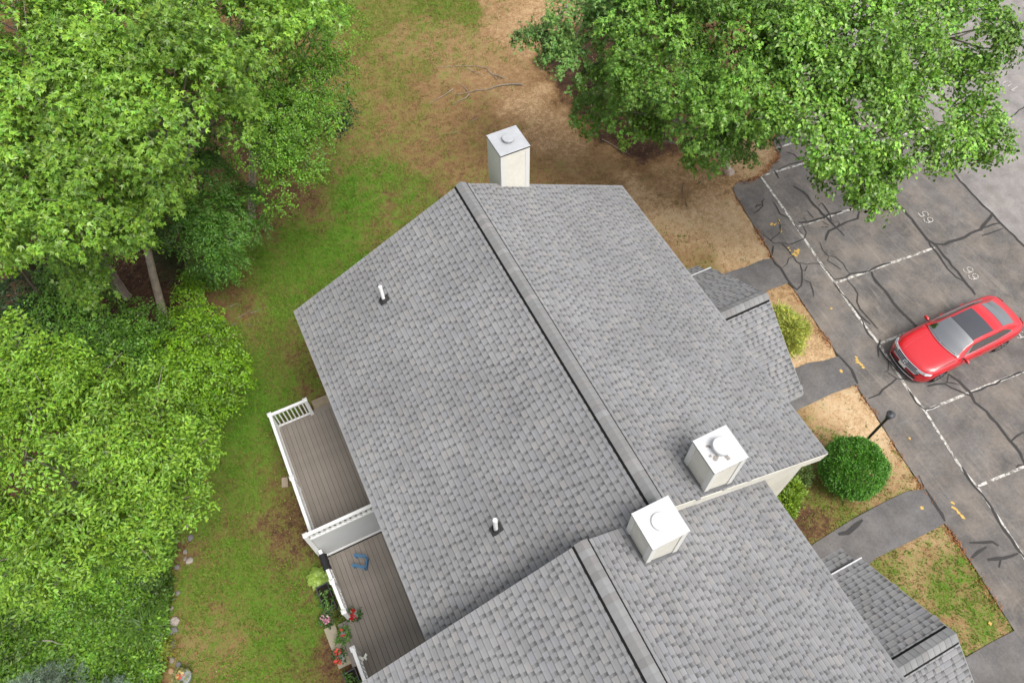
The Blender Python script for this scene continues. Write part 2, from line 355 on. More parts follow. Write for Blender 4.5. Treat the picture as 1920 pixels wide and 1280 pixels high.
SEEDS = [(3.03,18.466,0.65,0.55,0.35),(6.806,17.481,0.7,0.5,0.5),(8.803,16.844,0.25,0.62,0.3),(10.506,15.598,0.03,0.68,0.2),(8.854,14.594,0.1,0.64,0.2),(5.012,16.545,0.42,0.58,0.35),(6.697,14.146,0.35,0.6,0.3),(1.537,14.457,0.55,0.5,0.25),(1.924,11.531,0.42,0.45,0.15),(-0.074,11.432,0.5,0.45,0.3),(4.058,11.213,0.25,0.48,0.2),(6.91,11.739,0.08,0.55,0.2),(7.55,9.834,0.02,0.72,0.2),(7.497,7.981,0.03,0.66,0.2),(7.672,6.639,0.03,0.66,0.2),(4.541,9.471,0.28,0.42,0.15),(1.765,8.741,0.35,0.42,0.2),(-0.734,8.981,0.62,0.4,0.75),(-1.907,7.945,0.75,0.4,0.85),(0.029,7.939,0.6,0.4,0.6),(-0.867,6.797,0.5,0.4,0.5),(-1.811,10.539,0.5,0.45,0.4),(-3.661,8.353,0.5,0.35,0.4),(-4.021,9.324,0.2,0.3,0.2),(-3.565,6.634,0.78,0.4,0.8),(-5.67,5.962,0.75,0.4,0.7),(-7.301,5.95,0.55,0.4,0.4),(-8.245,5.355,0.05,0.35,0.2),(-6.93,3.673,0.65,0.4,0.5),(-5.141,4.336,0.75,0.4,0.7),(-7.576,2.048,0.9,0.4,0.8),(-6.908,0.794,0.85,0.4,0.85),(-6.148,0.53,0.35,0.3,0.4),(-6.628,2.051,0.45,0.35,0.4),(-8.758,0.385,0.85,0.4,0.8),(-8.278,-1.114,0.8,0.4,0.75),(-7.742,-1.987,0.4,0.3,0.3),(-7.8,-3.32,0.3,0.28,0.3),(-7.956,-4.207,0.0,0.05,0.0),(-8.289,-4.367,0.3,0.3,0.2),(-8.857,-1.635,0.75,0.4,0.65),(-8.569,-2.75,0.65,0.42,0.5),(-9.826,-3.065,0.75,0.4,0.65),(-10.101,-2.184,0.7,0.4,0.55),(-8.885,-4.429,0.8,0.4,0.7),(-10.01,-4.399,0.75,0.4,0.6),(-8.401,-5.534,0.8,0.4,0.85),(-8.619,-6.747,0.85,0.4,0.85),(-8.997,-5.91,0.7,0.4,0.6),(-10.483,-5.911,0.4,0.62,0.4),(-11.218,-6.412,0.3,0.65,0.35),(-10.007,-5.578,0.75,0.5,0.6),(-10.986,-6.982,0.7,0.5,0.6),(-9.907,-6.901,0.7,0.45,0.6),(-8.917,-7.695,0.75,0.4,0.65),(-11.113,-4.704,0.7,0.5,0.5),(-11.074,-3.527,0.6,0.5,0.5),(-10.55,-4.645,0.8,0.45,0.6),(-7.935,-6.597,0.3,0.3,0.4),(-7.972,-8.341,0.1,0.25,0.2),(-7.645,-5.216,0.35,0.3,0.4),(8.587,3.0,0.02,0.78,0.2),(9.566,0.659,0.02,0.86,0.2),(8.784,0.02,0.35,0.6,0.4),(11.246,-0.48,0.04,0.84,0.1),(10.159,3.51,0.05,0.6,0.2),(11.872,2.983,0.04,0.62,0.2),(14.158,2.853,0.02,0.75,0.1),(7.984,4.936,0.12,0.52,0.2),(6.424,5.72,0.18,0.5,0.2),(5.506,5.847,0.25,0.45,0.3),(11.509,0.597,0.03,0.86,0.1),(3.618,7.468,0.3,0.43,0.2),(9.477,10.441,0.0,0.0,0.0),(9.473,8.479,0.0,0.0,0.0),(9.671,6.523,0.0,0.02,0.0),(10.462,5.234,0.0,0.05,0.0),(9.696,11.355,0.0,0.0,0.0),(9.348,9.314,0.0,0.0,0.0),(9.421,7.453,0.0,0.0,0.0),(10.078,5.888,0.0,0.0,0.0),(10.267,8.462,0.0,0.0,0.0),(10.989,6.959,0.0,0.0,0.0),(10.653,11.079,0.0,0.0,0.0),(11.314,5.336,0.0,0.05,0.0),(12.316,4.832,0.0,0.3,0.0),(12.389,10.2,0.1,0.05,0.6),(14.986,8.884,0.1,0.1,0.6),(16.925,6.673,0.5,0.3,0.7),(11.208,-3.814,0.12,0.68,0.2),(10.996,-4.997,0.15,0.66,0.2),(10.863,-6.042,0.05,0.78,0.1),(10.634,-2.995,0.1,0.7,0.2),(9.571,-6.233,0.0,0.85,0.1),(9.342,-7.933,0.03,0.92,0.1),(10.68,-7.931,0.06,0.84,0.1),(8.503,-8.166,0.65,0.5,0.65),(9.28,-8.551,0.1,0.9,0.2),(10.211,-9.012,0.08,0.92,0.2),(10.095,-10.406,0.35,0.75,0.3),(10.053,-11.177,0.28,0.75,0.2),(9.223,-11.154,0.4,0.6,0.4),(7.932,-10.707,0.4,0.6,0.4),(6.834,-10.544,0.75,0.4,0.85),(6.528,-9.629,0.4,0.25,0.4),(6.094,-10.458,0.0,0.04,0.0),(6.126,-10.933,0.0,0.06,0.0),(6.95,-11.157,0.45,0.6,0.4),(8.292,-11.263,0.3,0.7,0.3),(9.583,-12.729,0.15,0.85,0.3),(8.267,-12.705,0.3,0.8,0.3),(7.56,-13.051,0.75,0.5,0.75),(8.742,-13.633,0.65,0.6,0.85),(8.548,-14.377,0.8,0.5,0.9),(7.848,-13.667,0.1,0.9,0.2),(8.696,-15.258,0.8,0.5,0.9),(8.473,-14.666,0.35,0.85,0.3),(9.326,-15.328,0.2,0.75,0.2),(8.394,-15.766,0.1,0.92,0.1),(9.397,-13.262,0.5,0.6,0.6),(7.591,-14.233,0.5,0.5,0.6),(-12.96,10.455,0.0,0.06,0.0),(-9.715,6.616,0.0,0.1,0.0),(-10.405,8.048,0.0,0.08,0.0),(-12.22,15.772,0.0,0.04,0.0),(-7.504,17.049,0.0,0.04,0.0),(-14.538,5.505,0.0,0.05,0.0),(-12.408,2.193,0.1,0.1,0.3),(-14.519,-0.751,0.1,0.1,0.3),(-13.6,-4.617,0.1,0.1,0.3),(-9.515,4.459,0.1,0.12,0.3),(-6.028,24.013,0.0,0.1,0.0),(-1.808,20.01,0.3,0.3,0.3),(-0.27,16.611,0.4,0.4,0.3),(-4.78,13.803,0.0,0.12,0.0),(-10.997,-2.488,0.3,0.3,0.4)]

def zone_at(x, y):
    x = np.asarray(x, float); y = np.asarray(y, float)
    wx = x + (fbm(x, y, 0.9, 3, 6) - 0.5) * 2.0; wy = y + (fbm(x, y, 0.9, 13, 6) - 0.5) * 2.0
    acc = np.zeros(x.shape + (3,)); ws = np.zeros(x.shape)
    for sx, sy, g, s, h in SEEDS:
        d2 = (wx - sx) ** 2 + (wy - sy) ** 2; k = np.exp(-d2 / 0.75) + 0.02 / (1 + d2) ** 2.5
        ws += k
        for i, v in enumerate((g, s, h)): acc[..., i] += k * v
    return acc / ws[..., None]

def make_ground():
    fx = np.arange(-20, 14.01, 0.14); fy = np.arange(-18, 22.01, 0.14)
    gx = np.concatenate([[-600, -200, -90, -50, -32, -25], fx, [16, 20, 28, 45, 90, 200, 600]]); gy = np.concatenate([[-600, -200, -90, -50, -30, -23], fy, [25, 30, 38, 50, 90, 200, 600]])
    X, Y = np.meshgrid(gx, gy); Z = -0.045 * fbm(X, Y, 1.1, 31)
    lot = inside(X, Y, LOT)
    for p in PATHS: lot |= inside(X, Y, p)
    Z[lot] = -0.06
    zn = zone_at(X, Y); far = (np.abs(X + 3) > 22) | (np.abs(Y - 2) > 24); zn[far] = (0.5, 0.45, 0.5)
    ny, nx = X.shape; idx = np.arange(nx * ny).reshape(ny, nx)
    F = np.stack([idx[:-1, :-1], idx[:-1, 1:], idx[1:, 1:], idx[1:, :-1]], -1).reshape(-1, 4)
    o = np_mesh('ground', np.stack([X, Y, Z], -1).reshape(-1, 3), F, M['ground'], smooth=True)
    at = o.data.attributes.new('zone', 'FLOAT_COLOR', 'POINT')
    at.data.foreach_set('color', np.concatenate([zn.reshape(-1, 3), np.ones((nx * ny, 1))], 1).astype(np.float32).ravel())
    tag(o, kind='structure')
make_ground()

lot = sheet('parking_lot', LOT, 0.004, M['asphalt'], kind='structure')
LANE_EDGE = [(22.581,8.525),(21.924,3.745),(20.804,-0.73),(20.521,-2.022),(20.35,-4.138),(20.276,-5.61)]
sheet('driving_lane', LANE_EDGE + [(24, -8), (34, -26), (70, -60), (70, 60), (30, 26)], 0.008, M['asphaltlane'], kind='structure')
for p in PATHS: sheet('walkway', p, 0.010, M['asphaltpath'], kind='structure')

LINES = [[(13.538,1.78),(13.342,0.175),(13.083,-1.605),(12.907,-2.726),(12.773,-3.82),(12.573,-5.248),(12.461,-6.594),(12.132,-8.359),(12.073,-9.265),(11.689,-11.314),(11.673,-12.016),(11.504,-13.22),(11.317,-14.243),(11.155,-15.244)],
         [(13.519,1.79),(16.378,1.496),(18.93,1.218),(21.534,0.908)], [(15.013,2.804),(16.095,2.716),(17.754,2.523),(20.371,2.228)], [(13.264,-1.043),(15.096,-1.201),(17.726,-1.456)], [(12.791,-3.828),(14.994,-3.993),(17.192,-4.184)],
         [(12.461,-6.594),(13.461,-6.649),(15.911,-6.86),(17.288,-7.002)], [(12.09,-9.295),(14.147,-9.449),(16.238,-9.638),(16.803,-9.685)], [(11.673,-12.016),(13.487,-12.183),(14.518,-12.29)]]
for i, l in enumerate(LINES):
    m_ = MB(); ribbon_mb(m_, l, 0.09, 0.0125, 0.06, i); m_.build('painted_line', M['paint'], lot)

CRACKS = [(.16, [(14.395,0.757),(14.554,0.362),(14.509,-0.419),(14.492,-0.955),(14.509,-1.44),(14.517,-1.679)]), (.10, [(14.517,-1.679),(14.536,-2.211)]), (.13, [(13.731,-2.038),(14.169,-1.738),(14.694,-1.709),(15.118,-1.686),(15.546,-1.722),(15.847,-1.454)]),
 (.15, [(13.378,-0.903),(13.718,-1.044),(14.178,-1.097),(14.675,-1.107),(15.248,-1.154)]), (.07, [(13.739,-0.758),(13.715,-0.983)]), (.06, [(14.048,-0.522),(14.031,-0.964)]), (.08, [(14.62,-0.536),(14.835,-0.491),(14.77,-0.733),(14.745,-1.082),(14.613,-1.374),(14.633,-1.443)]),
 (.07, [(14.564,-1.497),(14.795,-1.524),(14.763,-1.656),(14.536,-1.718)]), (.08, [(14.255,-1.254),(14.318,-1.521)]), (.07, [(14.019,-1.488),(14.267,-1.554)]), (.07, [(13.147,0.416),(13.067,-0.061),(13.005,-0.211),(13.22,-0.587)]), (.08, [(12.934,0.708),(12.778,0.632),(12.665,0.444),(12.339,0.304),(12.148,0.279)]), (.09, [(12.681,0.466),(12.464,0.545),(12.342,0.514)]),
 (.06, [(12.803,-0.349),(12.668,-0.695),(12.459,-0.941),(12.294,-1.032),(12.022,-1.069),(11.841,-1.15)]), (.05, [(12.668,-0.695),(12.864,-0.763)]), (.06, [(13.249,-0.779),(13.163,-1.118),(13.148,-1.459)]), (.07, [(13.454,-1.03),(13.337,-1.438),(13.087,-1.601),(12.473,-1.636)]), (.07, [(11.793,-0.752),(11.889,-1.117)]), (.10, [(14.19,1.791),(14.116,1.343)]), (.07, [(14.358,1.772),(15.011,1.772),(15.559,1.662)]),
 (.10, [(15.402,3.935),(15.448,3.559),(15.31,2.729)]), (.10, [(15.298,2.429),(15.474,2.172),(15.481,1.767)]),
 (.13, [(11.442,-1.739),(11.38,-2.131),(11.432,-2.367),(11.291,-2.917),(11.339,-3.447)]), (.11, [(11.817,-1.388),(11.521,-1.725)]), (.06, [(11.909,-1.106),(11.922,-1.277),(12.145,-1.416),(12.214,-1.695),(12.18,-2.107),(12.138,-2.405),(12.183,-2.585)]), (.05, [(11.513,-2.381),(11.78,-2.331),(11.958,-2.156),(12.151,-2.146)]), (.05, [(12.194,-1.413),(12.386,-1.591),(12.733,-1.628),(13.047,-1.648)]),
 (.06, [(12.138,-2.405),(12.383,-2.685),(12.627,-2.728),(12.878,-2.88),(12.869,-3.241),(12.834,-3.687)]), (.09, [(12.213,-2.547),(12.055,-2.782),(12.142,-2.878),(12.354,-2.723)]), (.10, [(12.088,-2.799),(11.817,-3.179),(11.614,-3.383),(11.339,-3.447)]), (.07, [(11.866,-3.204),(11.961,-3.404),(11.86,-3.707),(11.696,-3.974)]),
 (.05, [(13.513,-2.018),(13.368,-2.38),(13.386,-2.71),(13.557,-2.849),(13.61,-3.245),(13.56,-3.534),(13.571,-3.747)]), (.05, [(13.356,-2.748),(13.168,-2.867),(13.41,-3.433)]), (.12, [(12.867,-3.703),(13.254,-3.794),(13.571,-3.747),(14.257,-3.934),(14.645,-3.92),(15.236,-4.005)]), (.15, [(14.307,-3.985),(14.182,-4.461),(14.172,-4.96),(14.1,-5.468),(14.056,-5.884),(14.104,-6.244),(14.09,-6.615),(14.076,-6.982),(14.034,-7.375)]),
 (.08, [(13.26,-3.899),(13.252,-4.301),(13.206,-4.578),(12.924,-4.833),(12.835,-5.131),(12.83,-5.514),(12.838,-6.086)]), (.08, [(12.776,-3.759),(12.713,-4.232),(12.708,-4.627),(12.676,-5.051),(12.636,-5.369),(12.458,-5.85),(12.376,-6.367)]), (.09, [(12.693,-5.301),(12.682,-5.583),(12.759,-5.811)]), (.11, [(12.625,-6.491),(12.34,-6.669),(12.084,-6.993)]), (.07, [(12.367,-6.637),(12.271,-7.309),(12.285,-7.843)]),
 (.15, [(17.488,-1.857),(17.428,-2.436),(17.37,-2.962),(17.313,-3.396),(17.258,-3.782),(17.332,-4.064)]), (.17, [(17.307,-4.011),(17.635,-4.216),(18.12,-4.254),(18.608,-4.293),(18.919,-4.283),(19.389,-4.268),(19.818,-4.103),(20.222,-4.007),(20.444,-3.861)]), (.12, [(19.468,-4.265),(20.017,-4.33),(20.33,-4.402)]), (.10, [(19.208,-4.531),(19.688,-4.584),(20.212,-4.596)]),
 (.14, [(17.258,-3.782),(17.331,-4.145),(17.225,-4.656),(17.195,-5.116),(17.092,-5.685),(17.065,-6.053),(16.989,-6.503)]), (.10, [(17.233,-3.81),(17.129,-4.044),(17.126,-4.446),(17.023,-4.833),(16.946,-5.187),(16.945,-5.573),(17.041,-5.851)]),
 (.12, [(21.924,3.745),(20.804,-0.73),(20.521,-2.022),(20.35,-4.138),(20.267,-5.75)]), (.13, [(16.326,0.413),(17.241,-0.764),(17.513,-1.791)]), (.08, [(24.529,-0.311),(25.529,-0.077),(26.472,0.088)]), (.08, [(24.435,0.662),(24.371,0.136)]),
 (.16, [(13.749,-8.56),(13.863,-8.959),(13.889,-9.443),(13.77,-9.781),(13.838,-10.207),(13.832,-10.905),(13.765,-11.31),(13.704,-11.77),(13.556,-12.117)]), (.11, [(12.805,-8.603),(13.37,-8.816),(13.602,-9.234),(13.78,-9.555)]), (.08, [(13.463,-8.828),(13.729,-8.619)]), (.07, [(13.414,-8.769),(13.798,-9.028)]), (.10, [(13.867,-9.465),(14.26,-9.493),(14.912,-9.547),(16.144,-9.611)]), (.09, [(13.767,-11.342),(14.391,-11.308)]), (.10, [(13.249,-12.115),(13.377,-12.089),(13.556,-12.117)]),
 (.08, [(12.125,-8.367),(12.037,-8.922),(12.067,-9.263),(12.61,-9.337)]), (.13, [(11.711,-11.324),(11.648,-11.764),(11.615,-12.267),(11.613,-12.662),(11.483,-12.988),(11.41,-13.443),(11.35,-14.001),(11.307,-14.294)]), (.14, [(10.189,-13.244),(10.566,-13.403),(10.801,-13.546),(10.899,-13.7)]), (.13, [(9.925,-13.614),(10.23,-13.555),(10.545,-13.552)]), (.15, [(10.308,-13.854),(10.743,-14.043),(11.243,-14.106)]), (.10, [(10.625,-14.036),(10.427,-14.171)]), (.15, [(10.171,-11.382),(10.16,-11.775),(10.001,-12.422)]), (.08, [(10.345,-10.944),(10.222,-11.291)]),
 (.13, [(10.907,-6.204),(10.943,-6.558),(10.915,-6.985),(10.754,-7.502)]), (.09, [(10.714,-8.117),(11.138,-8.117),(11.592,-8.024),(12.088,-7.949)]), (.05, [(11.87,-7.515),(12.001,-7.552),(12.338,-7.195)]), (.07, [(11.97,-7.619),(12.088,-7.949),(12.371,-8.089)])]
for i, (wd, l) in enumerate(CRACKS):
    m_ = MB(); ribbon_mb(m_, l, wd * 0.62, 0.0165 + (i % 7) * 0.0006, 0.22, i + 50); m_.build('tar_crack', M['tar'], lot)
m_ = MB(); ribbon_mb(m_, [(6.852,-11.328),(7.132,-11.429),(7.538,-11.355),(7.802,-11.283)], 0.13, 0.017, 0.3, 5); m_.build('tar_crack', M['tar'], lot)

def blotch(name, x, y, pieces, m, parent, z=0.0135, seed=0):
    rnd = random.Random(seed); mb = MB()
    for k, (dx, dy, r, st, an) in enumerate(pieces):
        pts = []
        for j in range(11):
            t = 2 * math.pi * j / 11; q = r * (1 + rnd.uniform(-0.3, 0.3)); u = q * math.cos(t) * st; v = q * math.sin(t)
            pts.append((x + dx + u * math.cos(an) - v * math.sin(an), y + dy + u * math.sin(an) + v * math.cos(an), z + k * 0.0007))
        mb.poly(pts)
    return mb.build(name, m, parent)
def pblotch(pts, m, name='yellow_spray_mark', seed=1):
    x0, y0 = pts[0][:2]
    blotch(name, x0, y0, [(x - x0, y - y0, r * .72, st, an) for (x, y, r, st, an) in pts], m, lot, seed=seed)
Y1 = [(12.414,-0.486),(12.527,-0.554),(12.78,-0.426),(12.701,-0.564),(12.504,-0.934),(12.583,-0.828)]; Y2 = [(12.265,-1.72),(12.241,-1.843),(12.306,-2.064),(12.431,-1.992),(12.528,-1.987),(12.437,-2.075),(12.295,-2.138),(12.258,-2.066)]
Y3 = [(11.4,-6.673),(11.346,-6.758),(11.292,-6.842),(11.35,-6.882),(11.349,-6.981),(11.341,-7.087),(10.58,-6.858),(11.936,-4.667)]; Y4 = [(10.628,-12.091),(10.541,-12.217),(10.57,-12.287),(10.562,-12.395),(10.577,-12.513),(10.573,-12.583),(9.675,-11.789),(10.938,-9.835)]
Y5 = [(9.038,-15.235),(8.867,-16.274)]
pblotch([(*Y1[0], .09, 1.2, 0), (*Y1[1], .045, 2.5, 0.3), (*Y1[2], .05, 2.3, 1.5), (*Y1[3], .05, 1.8, 1.4), (*Y1[4], .06, 1.3, 1.2), (*Y1[5], .03, 2, 1.2)], M['yellow'], seed=1)
pblotch([(*q, .075 if k > 1 else .05, 1.4, k * 0.8) for k, q in enumerate(Y2)], M['yellow'], seed=2)
pblotch([(*q, .055, 1.6, 1.9 + 0.3 * (k % 3)) for k, q in enumerate(Y3[:6])], M['yellow'], seed=3)
pblotch([(*Y3[6], .08, 1.2, 1)], M['yellow'], seed=4); pblotch([(*Y3[7], .05, 1.2, 1)], M['yellow'], seed=5)
pblotch([(*q, .055, 1.6, 1.9 + 0.3 * (k % 3)) for k, q in enumerate(Y4[:6])], M['yellow'], seed=6)
pblotch([(*Y4[6], .085, 1.1, 1)], M['yellow'], seed=7); pblotch([(*Y4[7], .05, 1.3, 1)], M['yellow'], seed=8); pblotch([(*Y5[0], .07, 1.2, 1)], M['yellow'], seed=9)

GLYPH = {'0': [[(.15, 0), (.45, 0), (.6, .2), (.6, .8), (.45, 1), (.15, 1), (0, .8), (0, .2), (.15, 0)]], '1': [[(.3, 0), (.3, 1), (.08, .75)]],
         '5': [[(.58, 1), (.08, 1), (.03, .55), (.45, .6), (.6, .42), (.6, .18), (.45, 0), (.12, 0), (0, .15)]],
         '6': [[(.55, .9), (.4, 1), (.15, 1), (0, .8), (0, .2), (.15, 0), (.45, 0), (.6, .18), (.6, .4), (.45, .56), (.1, .52)]], '7': [[(0, 1), (.6, 1), (.25, 0)]]}
def number(txt, org, right, up, h):
    """painted stencil digits: org = lower left corner on the ground, right/up = unit vectors on the ground"""
    r = Vector((*right, 0)); u = Vector((*up, 0)); o = Vector((*org, 0)); mb = MB(); k = 0
    for ch in txt:
        for st in GLYPH[ch]:
            for a, b in zip(st, st[1:]):
                p = o + r * ((k + a[0]) * h) + u * (a[1] * h); q = o + r * ((k + b[0]) * h) + u * (b[1] * h); d = (q - p).normalized(); s = Vector((-d.y, d.x, 0)) * 0.019; e = d * 0.014
                mb.poly([(*(v.xy), 0.0185) for v in (p - s - e, q - s + e, q + s + e, p + s - e)])
        k += 0.92
    ob = mb.build('stall_number', M['stencil'], lot)
    return ob
def num_between(txt, c0, c1, h, flip=1):
    """c0, c1 = centres of the first and second digit on the ground"""
    a = Vector(c0); b = Vector(c1); r = (b - a).normalized(); u = Vector((-r.y, r.x)) * flip
    org = a - r * 0.3 * h - u * 0.5 * h
    number(txt, org, r, u, h)
num_between('65', (17.946,-3.03), (18.001,-2.68), 0.35)
num_between('66', (17.509,-5.855), (17.564,-5.495), 0.35)
num_between('67', (17.105,-8.486), (17.209,-7.99), 0.35)
num_between('10', (26.608,1.101), (26.57,1.436), 0.42)

# ------------------------------------------------------------------ shingled roofs
TA = 0.4857; SL = 25.907
cA, sA = math.cos(math.radians(SL)), math.sin(math.radians(SL))
EXPO = 0.1425
def tabcol(r):
    b = 0.212 * (1 + r.uniform(-0.05, 0.06)); k = r.random()
    if k < 0.2: b *= 0.93
    tint = (1.0, 1.0, 1.015) if k < 0.7 else ((0.985, 0.995, 1.045) if k < 0.92 else (1.02, 1.0, 0.99))
    return tuple(b * t for t in tint)
TABW = [0.09, 0.11, 0.13, 0.15, 0.16, 0.18, 0.20, 0.23]
def tab_mesh(wd, col):
    mb = MB(); h0, h1 = 0.010, 0.0165; e = EXPO; sk = 0.006
    T = [(-wd / 2, -0.004, h0), (wd / 2, -0.004, h0), (wd / 2 - sk, e + 0.002, h1), (-wd / 2 + sk, e + 0.002, h1)]; B = [(x, y, z - 0.009) for x, y, z in T]
    ml = [tuple(Vector(T[0]).lerp(Vector(T[3]), .20)), tuple(Vector(T[1]).lerp(Vector(T[2]), .20))]; dk = tuple(c * .66 for c in col); lt = tuple(c * 1.10 for c in col)  # dk: shadow line below the course above, painted into the tab's top band
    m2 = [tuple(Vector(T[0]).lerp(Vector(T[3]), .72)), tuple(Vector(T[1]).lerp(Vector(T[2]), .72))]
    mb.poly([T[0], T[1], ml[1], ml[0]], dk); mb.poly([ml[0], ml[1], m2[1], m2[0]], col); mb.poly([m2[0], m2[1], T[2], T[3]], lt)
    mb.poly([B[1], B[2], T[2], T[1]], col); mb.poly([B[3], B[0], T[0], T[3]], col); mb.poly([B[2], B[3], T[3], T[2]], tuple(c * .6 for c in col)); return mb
VAR = []
_r = random.Random(3)
for wd in TABW:
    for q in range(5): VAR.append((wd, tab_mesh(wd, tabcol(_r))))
VMESH = {}
def roof_slope(roof, O, es, et, n, W, Lt, seed, keep=None, single=0, skip=None):
    """courses run along es, step down along et; O = top corner; single = how many of the tabs nearest the camera become objects"""
    rnd = random.Random(seed); O, es, et, n = (Vector(v) for v in (O, es, et, n)); base = MB(); tabs = []
    at = lambda s, t, h: O + es * s + et * t + n * h
    nc = int(round(Lt / EXPO)); e = Lt / nc
    for k in range(nc):
        t0, t1 = k * e, (k + 1) * e; c0 = rnd.uniform(0.92, 1.08)
        st = [0.0]
        while st[-1] < W: st.append(min(W, st[-1] + rnd.uniform(0.7, 1.3)))
        for s0, s1 in zip(st, st[1:]):
            f = c0 * rnd.uniform(0.94, 1.06)
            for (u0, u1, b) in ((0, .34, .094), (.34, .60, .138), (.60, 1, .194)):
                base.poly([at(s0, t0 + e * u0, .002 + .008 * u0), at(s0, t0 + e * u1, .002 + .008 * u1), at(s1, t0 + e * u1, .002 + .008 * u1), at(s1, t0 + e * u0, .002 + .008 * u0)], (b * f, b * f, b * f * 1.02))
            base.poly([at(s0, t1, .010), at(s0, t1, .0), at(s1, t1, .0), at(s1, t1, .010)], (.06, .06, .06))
        s = 0.0
        while s < W:
            vi = rnd.randrange(len(VAR)); wd = VAR[vi][0]
            if rnd.random() < 0.22: wd2 = 1
            c = s + wd / 2
            if 0 < c < W and (skip is None or not skip(at(c, t0, 0))):
                if c - wd / 2 >= -0.03 and c + wd / 2 <= W + 0.05: tabs.append((c, t0, vi))
            g = rnd.random()
            s += wd + (rnd.uniform(0.045, 0.085) if g < 0.88 else -0.004)
    # slab under the courses
    sl = MB(); th = 0.07
    top = [at(0, 0, 0), at(0, Lt, 0), at(W, Lt, 0), at(W, 0, 0)]; sl.hexa([p - n * th for p in top], [p - n * 0.001 for p in top], (.16, .16, .165)); 
    sl.build('roof_deck', M['shingle'], roof)
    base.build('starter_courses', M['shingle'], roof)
    tabs.sort(key=lambda q: (at(q[0], q[1], 0) - CAM).length)
    R = Matrix(((es.x, et.x, n.x, 0), (es.y, et.y, n.y, 0), (es.z, et.z, n.z, 0), (0, 0, 0, 1)))
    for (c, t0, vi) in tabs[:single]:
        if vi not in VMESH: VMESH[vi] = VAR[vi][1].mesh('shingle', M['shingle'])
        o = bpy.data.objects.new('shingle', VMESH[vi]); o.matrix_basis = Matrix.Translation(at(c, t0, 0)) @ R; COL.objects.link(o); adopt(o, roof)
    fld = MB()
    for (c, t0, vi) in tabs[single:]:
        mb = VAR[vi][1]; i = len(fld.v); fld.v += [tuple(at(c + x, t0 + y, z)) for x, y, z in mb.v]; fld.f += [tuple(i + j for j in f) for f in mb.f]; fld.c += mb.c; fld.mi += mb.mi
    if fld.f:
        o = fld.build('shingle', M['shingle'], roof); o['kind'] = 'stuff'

CAPV = []
def ridge_vent(house, O, d, W, sl, seed, half=0.15):
    """raised ridge vent with bent cap shingles; O = start, d = unit direction, sl = slopes (tan) on both sides"""
    d = Vector(d); s = Vector((-d.y, d.x, 0)); O = Vector(O); rnd = random.Random(seed); root = MB(); up = Vector((0, 0, 1))
    prof = lambda sg, wd, h: s * (sg * wd) + up * (h - wd * (sl[0] if sg > 0 else sl[1]))
    a = [prof(1, half + 0.045, .010), prof(1, half + 0.040, .022), prof(1, half - .02, .048), up * .050, prof(-1, half - .02, .048), prof(-1, half + 0.040, .022), prof(-1, half + 0.045, .010)]
    root.hexa([O + q + d * 0.01 for q in a], [O + d * W + q for q in a], (1, 1, 1))
    base = root.build('ridge_vent', M['darkgap'], house)
    n = int(W / 0.155); e = W / n; meshes = []
    for k in range(7):
        b = 0.205 * rnd.uniform(0.82, 1.14); t = rnd.uniform(-.02, .03); col = (b * (1 + t), b, b * (1 - t * .4))
        m_ = MB(); L_ = e + 0.03
        lo = [prof(1, half, .044), up * .046, prof(-1, half, .044)]; hi = [prof(1, half, .060), up * .062, prof(-1, half, .060)]
        z0 = up * -0.006
        A = [lo[0] + z0, hi[0] + z0, hi[1] + z0, hi[2] + z0, lo[2] + z0, lo[1] + z0]; B = [q + d * L_ - z0 * 2 for q in A]
        m_.hexa(A, B, col); meshes.append(m_.mesh('ridge_cap', M['cap']))
    for k in range(n):
        o = bpy.data.objects.new('ridge_cap', meshes[rnd.randrange(7)]); o.matrix_basis = Matrix.Translation(O + d * (k * e)); COL.objects.link(o); adopt(o, base)
    return base

